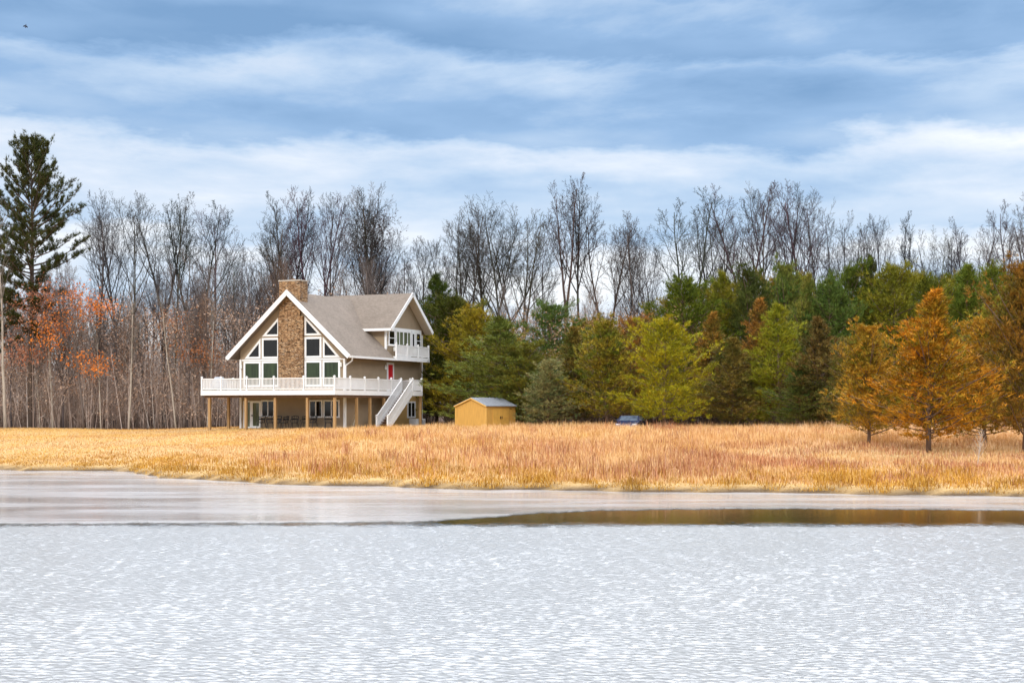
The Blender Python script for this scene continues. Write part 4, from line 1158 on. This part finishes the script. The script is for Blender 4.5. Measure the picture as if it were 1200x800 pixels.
# the tall old white pine on the left
def tall_pine():
    rr = np.random.default_rng(77)
    h = 27.0; tk = MB()
    tk.tube([(0, 0, -.4), (.1, 0, 9), (.25, .1, 18), (.15, .1, 26)], [.36, .29, .18, .04], 9)
    C, A = [], []
    for i in range(118):
        t_ = .30 + .70 * (i + rr.uniform(0, 1)) / 118
        z = t_ * h; az = i * 2.39996 + rr.uniform(-.5, .5)
        full = np.interp(t_, [.30, .42, .55, .68, .80, .90, 1.0], [.45, .75, .95, 1.0, .85, .62, .22])
        ln = 5.6 * full * rr.uniform(.55, 1.15)
        if t_ < .55 and rr.random() < .45: ln *= .5
        el = R(np.interp(t_, [.3, .6, 1], [-4, 16, 55]) + rr.normal(0, 8))
        d = np.array([math.cos(az) * math.cos(el), math.sin(az) * math.cos(el), math.sin(el)])
        s_ = np.linspace(0, 1, 6)
        line = np.array([.2, .08, z]) + d * (ln * s_)[:, None] + np.array([0, 0, 1]) * (.22 * s_ ** 2.2 * ln)[:, None]
        tk.tube([tuple(q) for q in line], [max(.015, (.012 * ln + .03) * (1 - .85 * q)) for q in s_], 5, False)
        side = np.cross(d, [0, 0, 1.0]); side /= np.linalg.norm(side)
        for b in range(int(5 + ln * 2.5)):
            u = rr.uniform(.30 if t_ > .5 else .55, 1.0)
            c = np.array([np.interp(u, s_, line[:, j]) for j in range(3)])
            o_ = rr.normal(0, .13) * ln * (.4 + .6 * u)
            e_ = c + side * o_ + d * abs(o_) * .6 + np.array([0, 0, rr.uniform(.1, .5)])
            tk.tube([tuple(c), tuple((c + e_) / 2), tuple(e_)], [.02, .016, .012], 3, False)
            m = 9
            w = rr.uniform(0, 1, m)[:, None]
            C.append(c + (e_ - c) * (.3 + .8 * w) + rr.normal(0, .09, (m, 3)))
            ax = (e_ - c) / (np.linalg.norm(e_ - c) + 1e-6) * .6 + d * .5 + np.array([0, 0, .8])
            A.append(np.tile(ax, (m, 1)) + rr.normal(0, .3, (m, 3)))
    C, A = np.concatenate(C), np.concatenate(A); bl = 8; n = len(C)
    A /= np.linalg.norm(A, axis=1)[:, None]
    C = np.repeat(C, bl, 0); A = np.repeat(A, bl, 0)
    D = A + rr.normal(0, .45, C.shape); D /= np.linalg.norm(D, axis=1)[:, None]
    tip = C + D * rr.uniform(.25, .45, len(C))[:, None]
    wv = np.cross(D, rr.normal(0, 1, C.shape)); wv /= np.linalg.norm(wv, axis=1)[:, None]; wv *= .022
    v = np.stack([C - wv, C + wv, tip], 1).reshape(-1, 3)
    me = tk.mesh('tall_pine_trunk'); me.materials.append(M['bark'])
    return me, mesh_of(v, np.arange(len(v)).reshape(-1, 3), M['needles'])
TPM = tall_pine()
Y = 134; x = at(36, Y); hh = zof(176, Y) - gz(x, Y)
put_tree('pine_tree', TPM, x, Y, hh, 27.0, .88, .9, 'tallest tree, an old white pine towering over the left side of the wood', 'pine', None, [(.11, .085, .07), (.050, .062, .018)])
Y = 142; x = at(-14, Y); hh = zof(262, Y) - gz(x, Y)
put_tree('pine_tree', TPM, x, Y, hh, 27.0, .9, 3.4, 'second old white pine half cut by the left edge of the view', 'pine', None, [(.11, .085, .07), (.046, .058, .018)])

# ------------------------------------------------------------------ grass
def blades(name, X, Y, Hh, lean, wid, mat, rg, nseg=1, heads=0):
    n = len(X); Z = ground(X, Y) - .02
    b = np.stack([X, Y, Z], 1)
    a_ = rg.uniform(0, 6.28, n); l_ = np.abs(rg.normal(0, lean, n))
    ld = np.stack([np.cos(a_) * l_, np.sin(a_) * l_, np.zeros(n)], 1)
    mid = b + np.stack([np.zeros(n), np.zeros(n), Hh * .6], 1) + ld * (Hh * .25)[:, None]
    tip = b + ld * Hh[:, None] + np.stack([np.zeros(n), np.zeros(n), Hh * (1 - .35 * l_)], 1)
    f_ = rg.uniform(0, 3.14, n)
    wv = np.stack([np.cos(f_), np.sin(f_) * .5, np.zeros(n)], 1) * (wid * rg.uniform(.6, 1.3, n))[:, None]
    v = np.stack([b - wv, b + wv, mid + wv * .7, mid - wv * .7, tip], 1).reshape(-1, 3)
    i0 = np.arange(n)[:, None] * 5
    tt = np.concatenate([i0 + np.array([[0, 1, 2]]), i0 + np.array([[0, 2, 3]]), i0 + np.array([[3, 2, 4]])], 0)
    return np_mesh(name, v, tt, mat)
rg = np.random.default_rng(12)
def patch(x, y, s, k):
    return .5 + .5 * np.sin(x * s + 1.7 * k + 1.3 * np.sin(y * s * .8 + k)) * np.sin(y * s * .9 + 2.1 * k + 1.1 * np.sin(x * s * 1.3))
# tall dry field grass: from right of the lawn to the evergreens
N = 270000
Yp = 46 + (128 - 46) * rg.random(N) ** 1.15
Xp = rg.uniform(-46, 46, N) / 120 * Yp * 1.25
dS = Yp - shore(Xp)
tall = sstep(-27, 4, Xp + .12 * (Yp - 90)) 
hz = (.08 + .54 * tall) * (.45 + .45 * patch(Xp, Yp, .35, 1) + .5 * patch(Xp, Yp, 1.25, 4) ** 2)
rel_u = (Xp - HO.x) * U.x + (Yp - HO.y) * U.y; rel_v = (Xp - HO.x) * V.x + (Yp - HO.y) * V.y
near_house = (rel_u > -2.5) & (rel_u < W + 3.5) & (rel_v > -6.5) & (rel_v < L + 2)
hz = np.where(near_house, np.minimum(hz, .14), hz)
inside = (rel_u > -.3) & (rel_u < W + .3) & (rel_v > -4) & (rel_v < L + 1)
srel = np.hypot(Xp - shed.location.x, Yp - shed.location.y - 1.5) < 2.2
crel = np.hypot(Xp - cp[0], Yp - cp[1]) < 1.5
lim = np.where(Xp < -10, 132, np.where(Xp < 8, 123, 114))
ok = (dS > 1.0) & ~inside & ~srel & ~crel & (Yp < lim) & (rg.random(N) < (.35 + .65 * tall))
hz = hz * (1 - .62 * sstep(7, 12, Xp) * (1 - sstep(68, 78, Yp)))
hz = hz * rg.uniform(.6, 1.2, N) * (.55 + .45 * sstep(.5, 7, dS))
blades('dry_grass', Xp[ok], Yp[ok], hz[ok], .50, .0145, M['dry_grass'], rg)
tag(bpy.data.objects['dry_grass'], 'pale pinkish straw field of tall dry grass', 'grass', kind='stuff')
# golden tussocks along the waterline
N = 70000
Xs = rg.uniform(-32, 24, N); dd = rg.random(N) ** 1.5 * 9 + .18
Ys = shore(Xs) + dd
pt = patch(Xs, Ys, 1.6, 3) ** 1.3 * (.55 + .45 * patch(Xs, Ys, .31, 5))
ok = rg.random(N) < (.25 + .75 * pt) * np.where(dd < 6, 1, .5)
hs = (.12 + .42 * pt * sstep(-24, -8, Xs)) * rg.uniform(.6, 1.3, N) * (.45 + .55 * sstep(.1, 1.4, dd))
blades('shore_grass', Xs[ok], Ys[ok], hs[ok], .95, .013, M['shore_grass'], rg)
tag(bpy.data.objects['shore_grass'], 'golden matted grass tussocks along the waterline', 'grass', kind='stuff')
# rusty weeds toward the right part of the shore
N = 60000
Xs = rg.uniform(-8, 30, N); dd = 1.6 + rg.random(N) * 24
Ys = shore(Xs) + dd
pt = patch(Xs, Ys, .5, 7)
ok = rg.random(N) < np.clip(pt * 1.6 - .45, 0, 1) * sstep(-8, 9, Xs) * np.where(dd < 15, 1, .45)
hs = rg.uniform(.35, .95, N) * (.5 + .4 * pt) * (1 - .45 * sstep(7, 12, Xs))
blades('rusty_weeds', Xs[ok], Ys[ok], hs[ok], .28, .013, M['rust_weeds'], rg)
tag(bpy.data.objects['rusty_weeds'], 'reddish brown dead weeds among the grass near the shore cedars', 'weeds', kind='stuff')
# taller clumps standing out of the field: brown stalks, and pale fluffy seed heads
N = 700
cxx = rg.uniform(-14, 40, N); cyy = shore(cxx) + 2 + rg.random(N) * 50
keep = (cyy < 108) & ~((np.hypot(cxx - cp[0], cyy - cp[1]) < 3)) & (np.hypot(cxx - shed.location.x, cyy - shed.location.y - 1.5) > 4) & (cxx > -12 + (cyy > 95) * 12)
cxx, cyy = cxx[keep], cyy[keep]
m_ = 36; k_ = np.repeat(np.arange(len(cxx)), m_)
rad_ = rg.uniform(.15, .6, len(cxx))[k_]
Xc = cxx[k_] + rg.normal(0, 1, len(k_)) * rad_; Yc = cyy[k_] + rg.normal(0, 1, len(k_)) * rad_
Hc = (1 - .55 * sstep(7, 12, Xc) * (1 - sstep(68, 78, Yc))) * rg.uniform(.45, .95, len(cxx))[k_] * rg.uniform(.5, 1.1, len(k_))
tone = (rg.random(len(cxx)) < .45)[k_] & (Yc > shore(Xc) + .6)
tone2 = ~tone & (Yc > shore(Xc) + .6)
blades('weed_clumps', Xc[tone], Yc[tone], Hc[tone], .45, .013, M['rust_weeds'], rg)
tag(bpy.data.objects['weed_clumps'], 'brown clumps of dead weeds scattered through the straw field', 'weeds', kind='stuff')
blades('straw_clumps', Xc[tone2], Yc[tone2], Hc[tone2] * .9, .6, .014, M['dry_grass'], rg)
tag(bpy.data.objects['straw_clumps'], 'pale arching grass clumps scattered through the straw field', 'grass', kind='stuff')
# short lawn stubble on the left
N = 60000
Yp = rg.uniform(68, 131, N); Xp = rg.uniform(-48, -12, N) / 120 * Yp * 1.15
ok = (Yp - shore(Xp) > .8)
blades('lawn_grass', Xp[ok], Yp[ok], (rg.uniform(.05, .15, N))[ok], .5, .02, M['dry_grass'], rg)
tag(bpy.data.objects['lawn_grass'], 'short golden dormant lawn in front of the wood and house', 'grass', kind='stuff')

# pale dead stalk in the right-hand weeds
o = empty('dead_sapling', (at(1148, 57), 57, gz(at(1148, 57), 57)))
tag(o, 'pale twiggy dead sapling standing in the reddish weeds below the slim-trunked cedar', 'dead sapling')
M['deadwood'] = simple('weathered_deadwood', (.44, .36, .29), .8, .2, 5)
MB().tube([(-.10, 0, -.1), (-.02, 0, .6), (.10, .04, 1.45)], [.024, .016, .006], 6).build('stem', M['deadwood'], o)
tw = MB()
for k in range(26):
    f_ = .25 + .03 * k; q = Vector((-.08 + .16 * f_, .02, 1.4 * f_)); a_ = k * 2.4; l_ = .5 * (1.15 - f_) + .1
    e_ = q + Vector((math.cos(a_) * l_ * .6, math.sin(a_) * l_ * .6, l_)); tw.tube([q, (q + e_) / 2 + Vector((0, 0, -.03)), e_], [.009, .007, .004], 4, False)
tw.build('twigs', M['deadwood'], o)
# small bird high in the sky
bz = zof(31, 60); b = MB()
b.lathe([(.005, -.13), (.03, -.09), (.045, 0), (.035, .07), (.028, .10), (.03, .12), (.005, .16)], 0, 0, 8)
bd_ = b.build('bird', simple('bird_plumage', (.05, .06, .09), .8, .2, 8), smooth=True)
bd_.location = (at(30, 60), 60, bz); bd_.rotation_euler = (R(15), R(10), .5); bd_.scale = (.6, .6, .6)
wg = MB()
for s_ in (-1, 1):
    wg.hull([(s_ * .03, .0, .06), (s_ * .13, .02, .03), (s_ * .16, .03, -.10), (s_ * .03, 0, -.03)], [(s_ * .03, .012, .06), (s_ * .13, .03, .03), (s_ * .16, .035, -.10), (s_ * .03, .012, -.03)])
wq = wg.build('wings', bpy.data.materials['bird_plumage'], bd_)
tag(bd_, 'tiny dark bird high in the cloudy sky', 'bird')

# ------------------------------------------------------------------ sky and light
SUN_EL, SUN_AZ = R(36), R(-158)          # azimuth measured from +Y toward +X: behind the camera, to its left
wd = bpy.data.worlds.new('World'); SC.world = wd; wd.use_nodes = True
class WT(NT):
    def __init__(s, tree):
        s.t = tree; s.n = tree.nodes; s.n.clear()
w = WT(wd.node_tree)
outw = w.new('ShaderNodeOutputWorld'); bg = w.new('ShaderNodeBackground'); w.link(bg.outputs[0], outw.inputs[0])
bg.inputs[1].default_value = .1
sky = w.new('ShaderNodeTexSky', sky_type='NISHITA', sun_disc=False, sun_elevation=SUN_EL, sun_rotation=SUN_AZ)
tc = w.new('ShaderNodeTexCoord'); sp = w.new('ShaderNodeSeparateXYZ'); w.link(tc.outputs['Generated'], sp.inputs[0])
el = w.math('MULTIPLY', w.math('ARCSINE', sp.outputs[2]), 57.2958)
az = w.math('MULTIPLY', w.math('ARCTAN2', sp.outputs[0], sp.outputs[1]), 57.2958)
cmb = w.new('ShaderNodeCombineXYZ')
w.link(w.math('MULTIPLY', az, .075), cmb.inputs[0]); w.link(w.math('MULTIPLY', el, .30), cmb.inputs[1])
cmb2 = w.new('ShaderNodeCombineXYZ')
w.link(w.math('MULTIPLY', az, .10), cmb2.inputs[0]); w.link(w.math('MULTIPLY', el, .62), cmb2.inputs[1]); cmb2.inputs[2].default_value = 4.3
nA = w.noise(cmb.outputs[0], 1.0, 4, .45, .15)
nB = w.noise(cmb2.outputs[0], 1.0, 3, .45, .1)
# coverage by height: bright near the horizon, blue-grey banks around 13 degrees, bright overhead
cov = w.new('ShaderNodeMapRange'); w.link(el, cov.inputs[0])
for i, v_ in ((1, 0), (2, 90), (3, 0), (4, 1)): cov.inputs[i].default_value = v_
bias = w.ramp(cov.outputs[0], [(0, 1.0), (4.5 / 90, .92), (8 / 90, .66), (10 / 90, .50), (12.5 / 90, .30), (16 / 90, .26), (18 / 90, .6), (22 / 90, 1.1), (1, 1.1)])
cmb3 = w.new('ShaderNodeCombineXYZ')
w.link(w.math('MULTIPLY', az, .055), cmb3.inputs[0]); w.link(w.math('MULTIPLY', el, .16), cmb3.inputs[1]); cmb3.inputs[2].default_value = 9.1
nC = w.noise(cmb3.outputs[0], 1.0, 7, .64, .2)
# stacked layers: each bank is bright along its upper edge and grey underneath
ph = w.math('FRACT', w.math('ADD', w.math('MULTIPLY', el, .27), w.math('MULTIPLY', nC, 2.5)))
saw = w.ramp(ph, [(0, .75), (.16, .10), (.45, .30), (.9, 1.0), (1, .75)])
layer = w.math('MULTIPLY', w.math('SUBTRACT', saw, .5), .38)
dens = w.math('ADD', w.math('ADD', bias, layer), w.math('ADD', w.math('MULTIPLY', w.math('SUBTRACT', nA, .5), 1.3), w.math('MULTIPLY', w.math('SUBTRACT', nB, .5), .6)))
cl = w.ramp(dens, [(.0, (1.8, 3.25, 5.5)), (.3, (2.8, 4.4, 6.8)), (.55, (4.7, 6.05, 7.9)), (.8, (6.9, 7.6, 8.7)), (1, (8.9, 9.1, 9.5))])
hi = w.ramp(cov.outputs[0], [(0, 1.0), (16.5 / 90, 1.0), (21 / 90, 2.4), (45 / 90, 2.4), (60 / 90, 1.4), (1, 1.2)])
cl = w.mix(1.0, cl, hi, 'MULTIPLY')
# brighter sky band added over the wood, above the frame, to whiten the ripples
va = w.new('ShaderNodeMapRange', interpolation_type='SMOOTHSTEP'); w.link(w.math('ABSOLUTE', az), va.inputs[0])
for i, v_ in ((1, 30), (2, 75), (3, 1), (4, 0)): va.inputs[i].default_value = v_
ve_ = w.ramp(cov.outputs[0], [(0, 0), (17 / 90, 0), (22 / 90, 1), (44 / 90, 1), (60 / 90, 0), (1, 0)])
cl = w.mix(1.0, cl, w.mix(w.math('MULTIPLY', va.outputs[0], ve_), (1, 1, 1), (3.1, 3.13, 3.2)), 'MULTIPLY')
w.link(w.mix(.88, sky.outputs[0], cl), bg.inputs[0])

sl = bpy.data.lights.new('sun', 'SUN'); sl.energy = 1.5; sl.angle = R(10); sl.color = (1, .94, .84)
so = bpy.data.objects.new('sun', sl); COL.objects.link(so)
sdir = Vector((math.sin(SUN_AZ) * math.cos(SUN_EL), math.cos(SUN_AZ) * math.cos(SUN_EL), math.sin(SUN_EL)))
so.rotation_euler = sdir.to_track_quat('Z', 'Y').to_euler()

# ------------------------------------------------------------------ camera
cd = bpy.data.cameras.new('camera'); cam = bpy.data.objects.new('camera', cd); COL.objects.link(cam)
cd.sensor_width = 36.0; cd.lens = F / 1200 * 36.0
cd.shift_y = (HOR - 400) / 1200
cam.location = (0, 0, CAMH); cam.rotation_euler = (R(90), 0, 0)
cd.clip_start = .1; cd.clip_end = 6000
SC.camera = cam
SC.view_settings.view_transform = 'Standard'; SC.view_settings.look = 'None'; SC.view_settings.gamma = 1; SC.view_settings.exposure = .25
SC.cycles.max_bounces = 6
